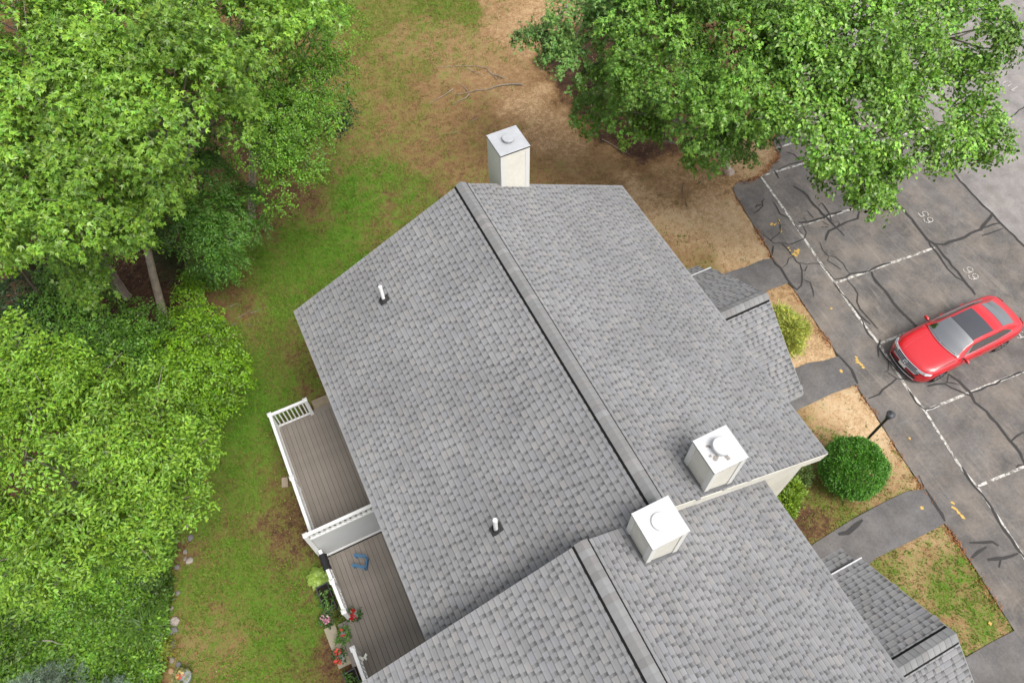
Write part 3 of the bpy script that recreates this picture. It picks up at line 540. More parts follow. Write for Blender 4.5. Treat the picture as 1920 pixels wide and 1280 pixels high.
def chimney(house, x0, x1, y0, y1, zt, zb, flue, cap, lapped, smudge=False, panel=True):
    """square chase with corner boards, metal lid and round flue cover; zb = height of its foot"""
    m_ = MB(); m_.box((x0 + .02, y0 + .02, zb), (x1 - .02, y1 - .02, zt - .03)); ch = m_.build('chimney', M['cream'], house)
    tw = 0.125
    for (cx, cy, sx, sy) in ((x0, y0, 1, 1), (x1, y0, -1, 1), (x1, y1, -1, -1), (x0, y1, 1, -1)):
        q = MB(); a = (cx, cy); b = (cx + sx * tw, cy + sy * 0.017); q.box((min(a[0], b[0]), min(a[1], b[1]), zb), (max(a[0], b[0]), max(a[1], b[1]), zt - .03))
        b = (cx + sx * 0.017, cy + sy * tw); a = (cx, cy + sy * 0.0175); q.box((min(a[0], b[0]), min(a[1], b[1]), zb), (max(a[0], b[0]), max(a[1], b[1]), zt - .03)); q.build('corner_board', M['whitetrim'], ch)
    if lapped:
        z = zt - 0.03; n = int(min(2.6, zt - zb) / 0.105); ms = {}
        for side in (0, 1, 2, 3):
            for k in range(n):
                zz = z - 0.105 * k; q = MB()
                if side == 0: A = [(x0 + tw + .003, y0 + .019, zz - .105), (x1 - tw - .003, y0 + .019, zz - .105), (x1 - tw - .003, y0 - .004, zz - .105), (x0 + tw + .003, y0 - .004, zz - .105)]; B = [(p[0], y0 + .019 if i < 2 else y0 + .013, zz - .014) for i, p in enumerate(A)]
                elif side == 1: A = [(x0 + .019, y0 + tw + .003, zz - .105), (x0 + .019, y1 - tw - .003, zz - .105), (x0 - .004, y1 - tw - .003, zz - .105), (x0 - .004, y0 + tw + .003, zz - .105)]; B = [(x0 + .019 if i < 2 else x0 + .013, p[1], zz - .014) for i, p in enumerate(A)]
                elif side == 2: A = [(x1 - .019, y0 + tw + .003, zz - .105), (x1 - .019, y1 - tw - .003, zz - .105), (x1 + .004, y1 - tw - .003, zz - .105), (x1 + .004, y0 + tw + .003, zz - .105)]; B = [(x1 - .019 if i < 2 else x1 - .013, p[1], zz - .014) for i, p in enumerate(A)]
                else: continue
                q.hexa(A, B); q.build('clapboard', M['cream'], ch)
    if not lapped:
        zr_ = lambda x: (7.6 if house is H1 else 7.72 - 1.804 * TA) - x * TA + .022
        m = .055; q = MB(); A = [(x0 - m, y0 - m), (x1 + m, y0 - m), (x1 + m, y1 + m), (x0 - m, y1 + m)]; q.hexa([(x, y, zr_(x) - .006) for x, y in A], [(x, y, zr_(x)) for x, y in A]); q.build('flashing', M['drip2'], ch)
    e = 0.015
    q = MB(); q.box((x0 - e + .006, y0 - e + .006, zt - .055), (x1 + e - .006, y1 + e - .006, zt - .012)); q.build('cap_skirt', M['blackedge'], ch)
    q = MB(); cx, cy = (x0 + x1) / 2, (y0 + y1) / 2
    lo = [(x0 - e, y0 - e, zt - .010), (x1 + e, y0 - e, zt - .010), (x1 + e, y1 + e, zt - .010), (x0 - e, y1 + e, zt - .010)]; hi = [(x + (cx - x) * .02, y + (cy - y) * .02, zt) for x, y, _ in lo]
    q.hexa(lo, hi); top = len(q.f); fl = [(cx + (x - cx) * .35, cy + (y - cy) * .35, zt + .012) for x, y, _ in hi]; q.hexa(hi, fl); q.build('chimney_cap', M[cap], ch)
    q = MB(); r, h = flue; q.lathe((cx, cy, zt + .008), [(r * .82, 0), (r * .82, h * .55), (r, h * .56), (r * 1.0, h * .92), (r * .93, h), (r * .4, h * 1.04)], 28); q.build('flue_cover', M[cap], ch, smooth=False)
    if smudge:
        for k, (a_, d_, rr_) in enumerate(((3.7, 1.15, .055), (4.75, 1.1, .05), (2.5, 1.25, .035), (3.3, 1.4, .03))):
            blotch('soot_stain', cx + math.cos(a_) * r * d_, cy + math.sin(a_) * r * d_, [(0, 0, rr_, 1.3, a_)], M['soot'], ch, zt + .0165, k)
    return ch

def gable_house(name, label, loc, ridge_x, y_far, y_near, zr, half_l, half_r, over, seed, n_single, porch, skip_r=None):
    h = thing(name, loc, label, 'house')
    L = y_far - y_near; xl, xr = ridge_x - half_l + 0.33, ridge_x + half_r - 0.33; yf, yn = y_far - over, y_near + over
    zl = zr - (half_l - 0.33) * TA - 0.08; zrr = zr - (half_r - 0.33) * TA - 0.08
    m_ = MB(); prof = [(xl, 0), (xr, 0), (xr, zrr), (ridge_x, zr - 0.09), (xl, zl)]
    m_.hexa([(x, yn, z) for x, z in prof], [(x, yf, z) for x, z in prof]); wall = m_.build('wall', M['cream'], h)
    # clapboards on the near gable end are too shallow to see; belt board under the eaves
    roof = MB(); roof.bar((ridge_x, y_near + .02, zr - 0.045), (ridge_x, y_far - .02, zr - 0.045), 0.05, 0.05); roof = roof.build('roof', M['timber'], h)
    for sg, half, ns in ((-1, half_l, n_single[0]), (1, half_r, n_single[1])):
        roof_slope(roof, (ridge_x, y_far, zr), (0, -1, 0), (sg * cA, 0, -sA), (sg * sA, 0, cA), L, half / cA, seed + sg, single=ns)
        m_ = MB(); n = Vector((sg * sA, 0, cA)); a = Vector((ridge_x + sg * 0.0, y_far + .004, zr)) - n * .065; b = a + Vector((sg * cA, 0, -sA)) * (half / cA)
        for yy, t in ((y_far - .022, .016), (y_near - .020, .016)):
            q = MB(); A = [Vector((v.x, yy, v.z)) for v in (a - n * .24, b - n * .24, b + n * .058, a + n * .058)]
            q.hexa([v for v in A], [v + Vector((0, t, 0)) for v in A]); q.build('fascia_board', M['whitetrim'] if yy > y_near + 1 else M['cream'], h)
        ex = ridge_x + sg * (half + 0.004); ez = zr - half * TA
        q = MB(); q.box((min(ex, ex + sg * .012), y_near, ez - .10), (max(ex, ex + sg * .012), y_far, ez - .006)); q.build('drip_edge', M['drip'], h)
        q = MB(); xi = ridge_x + sg * (half - .36); q.hexa([(ex - sg * .02, y_near + .05, ez - .12), (xi, y_near + .05, ez - .12), (xi, y_far - .05, ez - .12), (ex - sg * .02, y_far - .05, ez - .12)] if sg < 0 else [(xi, y_near + .05, ez - .12), (ex - .02, y_near + .05, ez - .12), (ex - .02, y_far - .05, ez - .12), (xi, y_far - .05, ez - .12)],
               [(ex - sg * .02, y_near + .05, ez - .105), (xi, y_near + .05, ez - .105), (xi, y_far - .05, ez - .105), (ex - sg * .02, y_far - .05, ez - .105)] if sg < 0 else [(xi, y_near + .05, ez - .105), (ex - .02, y_near + .05, ez - .105), (ex - .02, y_far - .05, ez - .105), (xi, y_far - .05, ez - .105)]); q.build('soffit', M['whitetrim'], h)
    ridge_vent(h, (ridge_x, y_far + .01, zr), (0, -1, 0), L, (TA, TA), seed + 5)
    # entrance porch with its own gable across the front
    xe, yc, zp, yn_, zn_, yf_, zf_ = porch
    x0 = xr - 0.02; proof = MB(); proof.bar((x0, yc, zp - .05), (xe - .02, yc, zp - .05), .05, .05); proof = proof.build('porch_roof', M['timber'], h)
    for ye, ze, k in ((yn_, zn_, 0), (yf_, zf_, 1)):
        et = Vector((0, ye - yc, ze - zp)); Lt = et.length; et.normalize(); es = Vector((1, 0, 0)); n = et.cross(es) if k else es.cross(et)
        if n.z < 0: n = -n
        roof_slope(proof, (x0, yc, zp), es, et, n, xe - x0, Lt, seed + 20 + k, single=n_single[2])
        q = MB(); A = [Vector((xe + .003, yc, zp)), Vector((xe + .003, ye, ze))]; A = [A[0] - n * .005, A[1] - n * .005, A[1] - n * .2, A[0] - n * .2]
        q.hexa(A, [v + Vector((.015, 0, 0)) for v in A]); q.build('fascia_board', M['drip'], h)
        q = MB(); sgn = 1 if k else -1
        if k: q.box((x0, ye + .006, ze - .09), (xe + .03, ye + .042, ze + .012))
        else: q.box((x0, ye - .02, ze - .12), (xe, ye - .006, ze - .01))
        q.build('gutter' if k else 'drip_edge', M['vinylgrey'] if k else M['drip'], h)
    ridge_vent(h, (xe - .005 + .0, yc, zp), (-1, 0, 0), xe - x0, ((zp - zn_) / (yc - yn_), (zp - zf_) / (yf_ - yc)), seed + 9, half=0.17)
    # narrow lower roof strip beyond the gutter
    et = Vector((0, .36, -.23)).normalized(); n = Vector((1, 0, 0)).cross(et)
    if n.z < 0: n = -n
    roof_slope(proof, (x0, yf_ + .095, zf_ - .10), (1, 0, 0), et, n, xe - x0 - .12, .43, seed + 30)
    q = MB(); ztop = min(zn_, zf_) - .12
    q.hexa([(x0, yn_ + .3, 0), (xe - .25, yn_ + .3, 0), (xe - .25, yf_ - .3, 0), (x0, yf_ - .3, 0)], [(x0, yn_ + .3, ztop), (xe - .25, yn_ + .3, ztop), (xe - .25, yf_ - .3, ztop), (x0, yf_ - .3, ztop)]); q.build('porch_wall', M['cream'], h)
    q = MB(); xx = xe - .25; q.hexa([(xx - .1, yn_ + .3, ztop), (xx - .1, yf_ - .3, ztop), (xx - .1, yc, zp - .16)], [(xx, yn_ + .3, ztop), (xx, yf_ - .3, ztop), (xx, yc, zp - .16)]); q.build('porch_gable', M['cream'], h)
    return h

HALF = 5.307
H1 = gable_house('townhouse', 'grey shingled townhouse unit with two white vent pipes and a chimney at its far gable', (0, -5, 0), 0.0, 0.0, -10.015, 7.6, HALF, HALF, 0.16, 100, (170, 70, 28), (7.0, -5.295, 4.83, -7.86, 3.07, -3.03, 3.35))
H2 = gable_house('townhouse', 'nearer grey shingled townhouse unit whose gable overlaps its neighbour, one white chimney beside its ridge', (-1.8, -16, 0), -1.804, -9.877, -22.0, 7.72, 5.4, 5.2, 0.10, 200, (170, 70, 28), (5.125, -14.61, 4.95, -17.2, 3.28, -12.37, 3.51))
chimney(H1, 1.14, 2.0, -0.125, 0.73, 8.205, 0.0, (.165, .10), 'metalcap', True)
chimney(H1, 1.205, 2.008, -9.94, -9.155, 8.095, 6.2, (.20, .18), 'whitecap', False, smudge=True)
c3 = chimney(H2, -0.745, 0.07, -10.715, -9.945, 8.20, 6.5, (.185, .05), 'whitecap', False)
blotch('rust_stain', -0.7464, -10.60, [], M['rust'], c3) if 0 else None
q = MB(); q.hexa([(-.748, -10.712, 7.17), (-.748, -10.66, 7.17), (-.748, -10.69, 7.25)], [(-.7455, -10.712, 7.17), (-.7455, -10.66, 7.17), (-.7455, -10.69, 7.25)]); q.build('rust_stain', M['rust'], c3)
def vent_pipe(house, x, y, h, r):
    z = 7.6 + x * TA
    q = MB(); q.lathe((x, y, z - .1), [(r, 0), (r, h + .1), (r * .72, h + .1), (r * .70, h + .02)], 16); p = q.build('vent_pipe', M['pvc'], house, smooth=False)
    q = MB(); n = Vector((-sA, 0, cA)); es = Vector((0, -1, 0)); et = Vector((-cA, 0, -sA)); O = Vector((x, y, z)) + n * .019
    pts = [(-.10, -.17), (.10, -.17), (.115, .05), (.10, .13), (-.10, .13), (-.115, .05)]
    q.hexa([O + es * a * 1.0 + et * b - n * .008 for a, b in pts], [O + es * a + et * b for a, b in pts]); q.build('flashing', M['rubber'], p)
    q = MB(); ring = []
    for (rr_, hh) in ((.12, .0), (.118, .02), (.10, .045), (.075, .035), (r * 1.03, .075)):
        ring.append([O + es * (math.cos(t) * rr_) + et * (math.sin(t) * rr_ * 1.05) + n * hh + Vector((0, 0, hh * .3)) for t in [2 * math.pi * j / 20 for j in range(20)]])
    for a, b in zip(ring, ring[1:]): 
        for j in range(20): q.poly([a[j], a[(j + 1) % 20], b[(j + 1) % 20], b[j]])
    q.build('rubber_boot', M['rubber'], p)
vent_pipe(H1, -3.03, -1.58, .62, .046); vent_pipe(H1, -3.016, -8.45, .66, .050)

# ------------------------------------------------------------------ decks
def baluster_mesh(z0, z1):
    q = MB(); a = .019; q.box((-a, -a, z0), (a, a, z1)); return q.mesh('baluster', M['vinyl'])
FL = 0.45
BAL = baluster_mesh(FL + .10, FL + .88)
POSTM = MB().box((-.055, -.055, FL - .25), (.055, .055, FL + .96)).box((-.068, -.068, FL + .96), (.068, .068, FL + .985)).hexa([(-.06, -.06, FL + .985), (.06, -.06, FL + .985), (.06, .06, FL + .985), (-.06, .06, FL + .985)], [(-.02, -.02, FL + 1.02), (.02, -.02, FL + 1.02), (.02, .02, FL + 1.02), (-.02, .02, FL + 1.02)]).mesh('post', M['vinyl'])
def inst(name, me, loc, parent):
    o = bpy.data.objects.new(name, me); o.matrix_basis = Matrix.Translation(Vector(loc)); COL.objects.link(o); return adopt(o, parent)
def rail(dk, a, b, posts):
    a = Vector((*a, 0)); b = Vector((*b, 0)); d = (b - a); n = int(d.length / .118)
    MB().bar(a + Vector((0, 0, FL + .915)), b + Vector((0, 0, FL + .915)), .09, .06).build('top_rail', M['vinyl'], dk)
    MB().bar(a + Vector((0, 0, FL + .08)), b + Vector((0, 0, FL + .08)), .05, .05).build('bottom_rail', M['vinyl'], dk)
    for k in range(1, n): inst('baluster', BAL, a + d * (k / n), dk)
    for p in posts: inst('post', POSTM, (*p, 0), dk)
def deck(label, x0, x1, y0, y1, border):
    dk = thing('deck', ((x0 + x1) / 2, (y0 + y1) / 2, 0), label, 'deck'); bw = .136; gap = .009
    yb0, yb1 = y0, y1
    for s_, on in (('f', border[0]), ('n', border[1])):
        if on:
            for k in range(on):
                ya = (y1 - (k + 1) * (bw + gap)) if s_ == 'f' else (y0 + k * (bw + gap)); MB().box((x0, ya, FL - .03), (x1, ya + bw, FL)).build('deck_board', M['deck'], dk)
            if s_ == 'f': yb1 = y1 - on * (bw + gap)
            else: yb0 = y0 + on * (bw + gap)
    x = x0; me = MB().box((0, yb0, FL - .03), (bw, yb1, FL)).mesh('deck_board', M['deck'])
    while x + bw < x1 + .02: inst('deck_board', me, (x, 0, 0), dk); x += bw + gap
    q = MB(); q.box((x0 + .03, y0 + .03, 0.02), (x1 - .03, y1 - .03, FL - .034)); q.build('deck_frame', M['blackedge'], dk)
    q = MB(); q.box((x0 - .02, y0, FL - .26), (x0 - .002, y1, FL - .02)); q.build('skirt_board', M['deck'], dk)
    return dk
D1 = deck('empty brown board deck with white railing on the far side of the white privacy screen', -7.30, -4.9, -5.20, -0.52, (1, 1))
rail(D1, (-7.27, -5.2), (-7.27, -0.63), [(-7.27, -.63), (-7.27, -2.95)])
rail(D1, (-7.27, -.63), (-6.12, -.63), [(-6.12, -.63)])
q = MB(); q.box((-6.02, -.515, 0), (-4.95, -.05, .25)); q.build('step', M['timber'], D1)
D2 = deck('brown board deck with flower pots between the white privacy screen and the front gable roof', -7.24, -4.9, -12.2, -5.32, (0, 1))
rail(D2, (-7.20, -5.36), (-7.14, -7.22), [(-7.17, -6.35), (-7.14, -7.25)])
rail(D2, (-7.24, -8.22), (-7.20, -12.1), [(-7.24, -8.25)])
for k in range(2):
    q = MB(); q.box((-7.545 + k * .145, -8.42, .20), (-7.407 + k * .145, -7.17, .225)); q.build('step_board', M['deck'], D2)
q = MB(); q.box((-7.53, -8.38, 0), (-7.27, -7.2, .197)); q.build('step_frame', M['blackedge'], D2)
sheet_ = MB(); PAD = [(-7.964,-7.069),(-7.644,-7.065),(-7.553,-8.257),(-7.923,-8.243)]; sheet_.hexa([(x, y, 0) for x, y in PAD], [(x, y, .05) for x, y in PAD])
o = sheet_.build('concrete_pad', M['concrete']); tag(o, 'flat pale concrete step pad at the foot of the deck steps', 'slab')
# privacy screen
PS = thing('privacy_screen', (-6.3, -5.26, 0), 'tall white vinyl privacy screen panel with lattice strip dividing the two decks', 'fence')
YS = -5.262; ZT = FL + 2.14
for xx in (-7.29, -5.02): 
    q = MB(); q.box((xx - .06, YS - .06, FL - .3), (xx + .06, YS + .06, ZT + .01)); q.hexa([(xx - .07, YS - .07, ZT + .01), (xx + .07, YS - .07, ZT + .01), (xx + .07, YS + .07, ZT + .01), (xx - .07, YS + .07, ZT + .01)], [(xx - .02, YS - .02, ZT + .06), (xx + .02, YS - .02, ZT + .06), (xx + .02, YS + .02, ZT + .06), (xx - .02, YS + .02, ZT + .06)]); q.build('post', M['vinyl'], PS)
MB().box((-7.23, YS - .045, ZT - .06), (-5.08, YS + .045, ZT)).build('top_rail', M['vinyl'], PS)
MB().box((-7.23, YS - .04, ZT - .42), (-5.08, YS + .04, ZT - .36)).build('middle_rail', M['vinyl'], PS)
MB().box((-7.23, YS - .04, FL + .04), (-5.08, YS + .04, FL + .14)).build('bottom_rail', M['vinyl'], PS)
MB().box((-7.228, YS - .018, FL + .14), (-5.082, YS + .018, ZT - .42)).build('panel', M['vinylgrey'], PS)
x = -7.23
while x < -5.14:
    for sg in (1, -1):
        q = MB(); y_ = YS + sg * .012; a, b = ((x, y_, ZT - .36), (x + .15, y_, ZT - .06)); 
        if sg < 0: a, b = (a[0] + .15, a[1], a[2]), (b[0] - .15, b[1], b[2])
        q.bar(a, b, .02, .035, up=(0, 1, 0)); q.build('lattice_slat', M['vinyl'], PS)
    x += .15

# ------------------------------------------------------------------ car
def car():
    root = thing('parked_car', (14.60, -7.72, 0), 'shiny red fastback sedan with dark glass roof parked nose towards the houses', 'car', rz=math.radians(180 - 0.6))
    Mx = root.matrix_basis @ Matrix.Diagonal((0.955, 0.955, 0.90, 1))
    kn = lambda xs, ys: (lambda x: float(np.interp(x, xs, ys)))
    def smooth_fn(xs, ys):
        xx = np.linspace(xs[0], xs[-1], 400); yy = np.interp(xx, xs, ys); ker = np.ones(21) / 21; yy2 = np.convolve(np.pad(yy, 10, mode='edge'), ker, 'valid'); return lambda x: float(np.interp(x, xx, yy2))
    topc = smooth_fn([-2.43, -2.40, -2.2, -1.8, -1.2, 1.0, 1.5, 2.0, 2.25, 2.36, 2.43], [.60, .92, 1.02, 1.03, 1.02, 1.00, .955, .88, .80, .72, .50])
    hw = smooth_fn([-2.43, -2.3, -1.9, -1.2, 0, 1.2, 1.8, 2.2, 2.36, 2.43], [.66, .80, .90, .93, .925, .93, .92, .84, .72, .56])
    bot = lambda x: max(.19, *[(.30 + math.sqrt(max(0, .37 ** 2 - (x - wx) ** 2)) if abs(x - wx) < .37 else 0) for wx in (1.49, -1.35)])
    NX = 74; xs = np.linspace(-2.43, 2.43, NX); V = []; sec = [(0, 0), (.35, .0), (.62, -.008), (.78, -.022), (.86, -.05), (.93, -.10), (.975, -.17), (1.0, -.30), (1.0, -.42)]
    rows = []
    for x in xs:
        zc, w_ = topc(x), hw(x); zb = bot(x); full = []
        for u, dz in sec: full.append((u * w_, max(zc + dz, min(zb + .05, zc))))
        zl = full[-1][1]
        full += [(w_ * .985, zl + (zb - zl) * .5) if zb < zl else (w_ * 1.0, zb), (w_ * .95 if zb < .25 else w_ * 1.0, zb)]
        rows.append([(x, y, z) for y, z in full])
    mb = MB(); n = len(rows[0])
    # nose bows: pull the front and rear rows in at the flanks
    def P(r, j, sg):
        x, y, z = rows[r][j]; k = (y / .93) ** 2
        if x > 1.9: x -= k * .22 * (x - 1.9) / .53
        if x < -2.0: x += k * .20 * (-2.0 - x) / .43
        return (x, sg * y, z)
    idx = {}
    for r in range(NX):
        for j in range(n):
            for sg in (1, -1):
                if j == 0 and sg == -1: idx[(r, 0, -1)] = idx[(r, 0, 1)]; continue
                idx[(r, j, sg)] = len(mb.v); mb.v.append(tuple(Mx @ Vector(P(r, j, sg))))
    for r in range(NX - 1):
        for j in range(n - 1):
            a, b, c, d = idx[(r, j, 1)], idx[(r + 1, j, 1)], idx[(r + 1, j + 1, 1)], idx[(r, j + 1, 1)]
            mb.f.append((a, b, c, d)); a, b, c, d = idx[(r, j, -1)], idx[(r + 1, j, -1)], idx[(r + 1, j + 1, -1)], idx[(r, j + 1, -1)]; mb.f.append((d, c, b, a)); mb.c += [(1, 1, 1)] * 2; mb.mi += [0, 0]
    for r, rev in ((0, False), (NX - 1, True)):
        loop = [idx[(r, j, 1)] for j in range(n)] + [idx[(r, j, -1)] for j in range(n - 1, 0, -1)]
        mb.f.append(tuple(loop[::-1] if rev else loop)); mb.c.append((1, 1, 1)); mb.mi.append(0)
    body = mb.build('body', M['red'], root, smooth=True)
    # greenhouse surface: x along the car, w across (-1..1)
    zt = smooth_fn([-2.12, -1.9, -1.4, -.95, -.2, .3, .7, 1.02, 1.08], [1.035, 1.10, 1.28, 1.385, 1.44, 1.40, 1.22, 1.03, 1.0])
    yb = smooth_fn([-2.12, -1.6, -.8, .3, 1.08], [.66, .76, .83, .84, .80]); yr = smooth_fn([-2.12, -1.6, -.8, .2, .6, 1.08], [.60, .57, .58, .58, .61, .74])
    def G(x, w_, out=0.0):
        zc = zt(x); zb_ = 0.985; s = abs(w_); sg = 1 if w_ >= 0 else -1; wr = .68
        ze = zb_ + (zc - zb_) * .90
        if s <= wr: y = yr(x) * s / wr; z = ze + (zc - ze) * (1 - (s / wr) ** 2)
        else: f = (s - wr) / (1 - wr); y = yr(x) + (yb(x) - yr(x)) * f; z = ze + (zb_ - ze) * (f ** 1.15)
        k = (y / .8) ** 2; xx = x - k * .17 * np.clip((x - .1) / .9, 0, 1) + k * .17 * np.clip((-.8 - x) / .9, 0, 1)
        p = Vector((xx, sg * y, z))
        if out:
            nrm = Vector((.25 if x > .4 else (-.25 if x < -1 else 0), sg * (.85 if s > wr else .15 * s), .55 if s > wr else 1)).normalized(); p += nrm * out
        return p
    def patch(name, xs_, ws_, m_, out, parent, smooth=True):
        q = MB(); nx, nw = len(xs_[0]) if isinstance(xs_[0], (list, tuple, np.ndarray)) else len(xs_), len(ws_)
        for j, w_ in enumerate(ws_):
            row = xs_[j] if isinstance(xs_[0], (list, tuple, np.ndarray)) else xs_
            for x in row: q.v.append(tuple(Mx @ G(x, w_, out)))
        for j in range(nw - 1):
            for i in range(nx - 1): q.f.append((j * nx + i, j * nx + i + 1, (j + 1) * nx + i + 1, (j + 1) * nx + i)); q.c.append((1, 1, 1)); q.mi.append(0)
        return q.build(name, m_, parent, smooth)
    patch('cabin', np.linspace(-2.12, 1.08, 60), np.concatenate([np.linspace(-1, -.68, 6), np.linspace(-.6, .6, 13), np.linspace(.68, 1, 6)]), M['red'], 0, root)
    patch('windshield', np.linspace(.255, 1.065, 16), np.linspace(-.665, .665, 13), M['glass'], .006, root)
    patch('roof_seam', np.linspace(.225, .265, 3), np.linspace(-.64, .64, 11), M['plasticblack'], .0045, root)
    patch('roof_glass', np.linspace(-.68, .235, 16), np.linspace(-.62, .62, 11), M['sunroof'], .007, root)
    patch('rear_window', np.linspace(-1.88, -1.20, 14), np.linspace(-.61, .61, 11), M['glass'], .006, root)
    for sg in (1, -1):
        ws = [sg * v for v in (.76, .82, .88, .94)]
        rows_ = [np.linspace(a, b, 20) for a, b in ((-1.22, .38), (-1.5, .52), (-1.66, .66), (-1.72, .80))]
        if sg < 0: rows_ = rows_[::-1]; ws = ws[::-1]
        patch('side_window', rows_, ws, M['glass'], .008, root)
        q = MB(); q.tube([Mx @ G(x, sg * .965, .012) for x in np.linspace(-1.74, .80, 24)] , .011, 6); q.build('window_trim', M['chrome'], root)
        q = MB(); q.tube([Mx @ G(x, sg * wv, .012) for x, wv in ((-1.74, .96), (-1.66, .90), (-1.5, .83), (-1.22, .75))], .009, 6); q.build('window_trim', M['chrome'], root)
        q = MB(); q.bar(Mx @ Vector((-.42, sg * .828, 1.2)), Mx @ Vector((-.46, sg * .70, 1.32)), .05, .02); 
        mir = MB(); c = Mx @ Vector((.72, sg * 1.0, 1.00)); ring = []
        for k, (f, r) in enumerate(((-1, .3), (-.7, .8), (0, 1), (.7, .85), (1, .35))):
            ring.append([Vector(Mx @ Vector((.72 + f * .05 + .0, sg * (1.0 + r * .115 * math.cos(t)), 1.0 + r * .07 * math.sin(t)))) for t in [2 * math.pi * j / 12 for j in range(12)]])
        for a, b in zip(ring, ring[1:]):
            for j in range(12): mir.poly([a[j], a[(j + 1) % 12], b[(j + 1) % 12], b[j]])
        mo = mir.build('mirror', M['red'], root, True)
        q = MB(); q.bar(Mx @ Vector((.73, sg * .84, .97)), Mx @ Vector((.72, sg * .92, .985)), .05, .03); q.build('mirror_arm', M['blackedge'], mo)
        for hx in (.0, -.95):
            q = MB(); q.tube([Mx @ Vector((hx - .10, sg * (hw(hx) + .004), .83)), Mx @ Vector((hx, sg * (hw(hx) + .028), .835)), Mx @ Vector((hx + .10, sg * (hw(hx) + .004), .83))], .013, 6); q.build('door_handle', M['red'], root)
        q = MB(); q.poly([Mx @ Vector(v) for v in ((1.92, sg * .70, .83), (2.10, sg * .42, .845), (2.30, sg * .42, .77), (2.17, sg * .72, .755), (1.98, sg * .83, .765))]); 
        q = MB(); 
        hl = [(2.295, .46, .705), (2.165, .74, .70), (2.00, .85, .72), (1.94, .835, .765), (2.13, .70, .775), (2.265, .46, .775)]
        q.hexa([Mx @ Vector((a + .035, sg * b * 1.01, c_ + .004)) for a, b, c_ in hl], [Mx @ Vector((a + .055, sg * b * 1.02, c_ + .012)) for a, b, c_ in hl]); q.build('headlight', M['lamp'], root)
        tl = [(-2.39, .40, .76), (-2.33, .60, .76), (-2.14, .80, .72), (-2.14, .79, .79), (-2.33, .60, .85), (-2.39, .40, .85)]
        q = MB(); q.hexa([Mx @ Vector((a - .012, sg * b * 1.005, c_)) for a, b, c_ in tl], [Mx @ Vector((a - .03, sg * b * 1.012, c_)) for a, b, c_ in tl]); q.build('tail_light', M['redlens'], root)
        for wx in (1.49, -1.35):
            q = MB(); ring = []
            for yy, r in ((.70, .20), (.70, .31), (.73, .335), (.90, .335), (.925, .31), (.925, .235)):
                ring.append([Mx @ Vector((wx + r * math.cos(t), sg * yy, .335 + r * math.sin(t))) for t in [2 * math.pi * j / 28 for j in range(28)]])
            for a, b in zip(ring, ring[1:]):
                for j in range(28): q.poly([a[j], a[(j + 1) % 28], b[(j + 1) % 28], b[j]])
            wh = q.build('wheel', M['tyre'], root)
            q = MB(); 
            q.poly([Mx @ Vector((wx + .235 * math.cos(t), sg * .895, .335 + .235 * math.sin(t))) for t in [2 * math.pi * j / 28 for j in range(28)]])
            for s5 in range(10):
                t = 2 * math.pi * s5 / 10; q.bar(Mx @ Vector((wx + .03 * math.cos(t), sg * .915, .335 + .03 * math.sin(t))), Mx @ Vector((wx + .23 * math.cos(t), sg * .922, .335 + .23 * math.sin(t))), .03, .02, up=Mx.to_3x3() @ Vector((0, 1, 0)))
            q.build('rim', M['rim'], wh)
    # nose: grille with bright bars, badge, plate, intake
    nose = lambda y, z, out: Mx @ Vector((2.435 - .22 * (y / .93) ** 2 * 1.0 - max(0, z - .62) * .75 + out, y, z))
    q = MB(); ys = np.linspace(-.60, .60, 13)
    for a, b in zip(ys, ys[1:]): q.poly([nose(a, .56, .004), nose(b, .56, .004), nose(b, .775, .012), nose(a, .775, .012)])
    gr = q.build('grille', M['plasticblack'], root)
    for zz, ext, r in ((.59, .52, .010), (.635, .56, .010), (.68, .60, .011), (.725, .66, .011), (.775, .72, .019)):
        q = MB(); q.tube([nose(y, zz, .018) for y in np.linspace(-ext, ext, 15)], r, 6); q.build('grille_bar', M['chrome'], gr)
    q = MB(); c = nose(0, .70, .035); rt = Mx.to_3x3() @ Vector((0, 1, 0)); up = (Mx.to_3x3() @ Vector((-.6, 0, .8))).normalized(); fw = rt.cross(up)
    circ = lambda r: [c + rt * r * math.cos(t) + up * r * math.sin(t) for t in [2 * math.pi * j / 20 for j in range(21)]]
    q.tube(circ(.068), .008, 6, caps=False)
    for st in ([(-.04, .05), (0, .002), (.04, .05)], [(-.052, .025), (-.026, -.05), (0, -.012), (.026, -.05), (.052, .025)]): q.tube([c + rt * a + up * b for a, b in st], .0065, 5)
    q.build('badge', M['chrome'], gr)
    q = MB(); q.hexa([nose(y, z, .022) for y, z in ((-.155, .46), (.155, .46), (.155, .585), (-.155, .585))], [nose(y, z, .032) for y, z in ((-.155, .46), (.155, .46), (.155, .585), (-.155, .585))]); q.build('licence_plate', M['plate'], root)
    q = MB()
    for a, b in zip(ys * 1.0, ys[1:] * 1.0): q.poly([nose(a, .31, .006), nose(b, .31, .006), nose(b, .42, .010), nose(a, .42, .010)])
    q.build('air_intake', M['plasticblack'], root)
    q = MB(); q.tube([nose(y, .28, .012) for y in np.linspace(-.60, .60, 15)], .010, 6); q.build('bumper_trim', M['chrome'], root)
    q = MB(); q.tube([Mx @ Vector((-2.02 + .17 * ((y / .8) ** 2) * .9, y, topc(-2.02) + .012 - .03 * (y / .8) ** 2)) for y in np.linspace(-.62, .62, 11)], .009, 5); q.build('boot_seam', M['blackedge'], root)
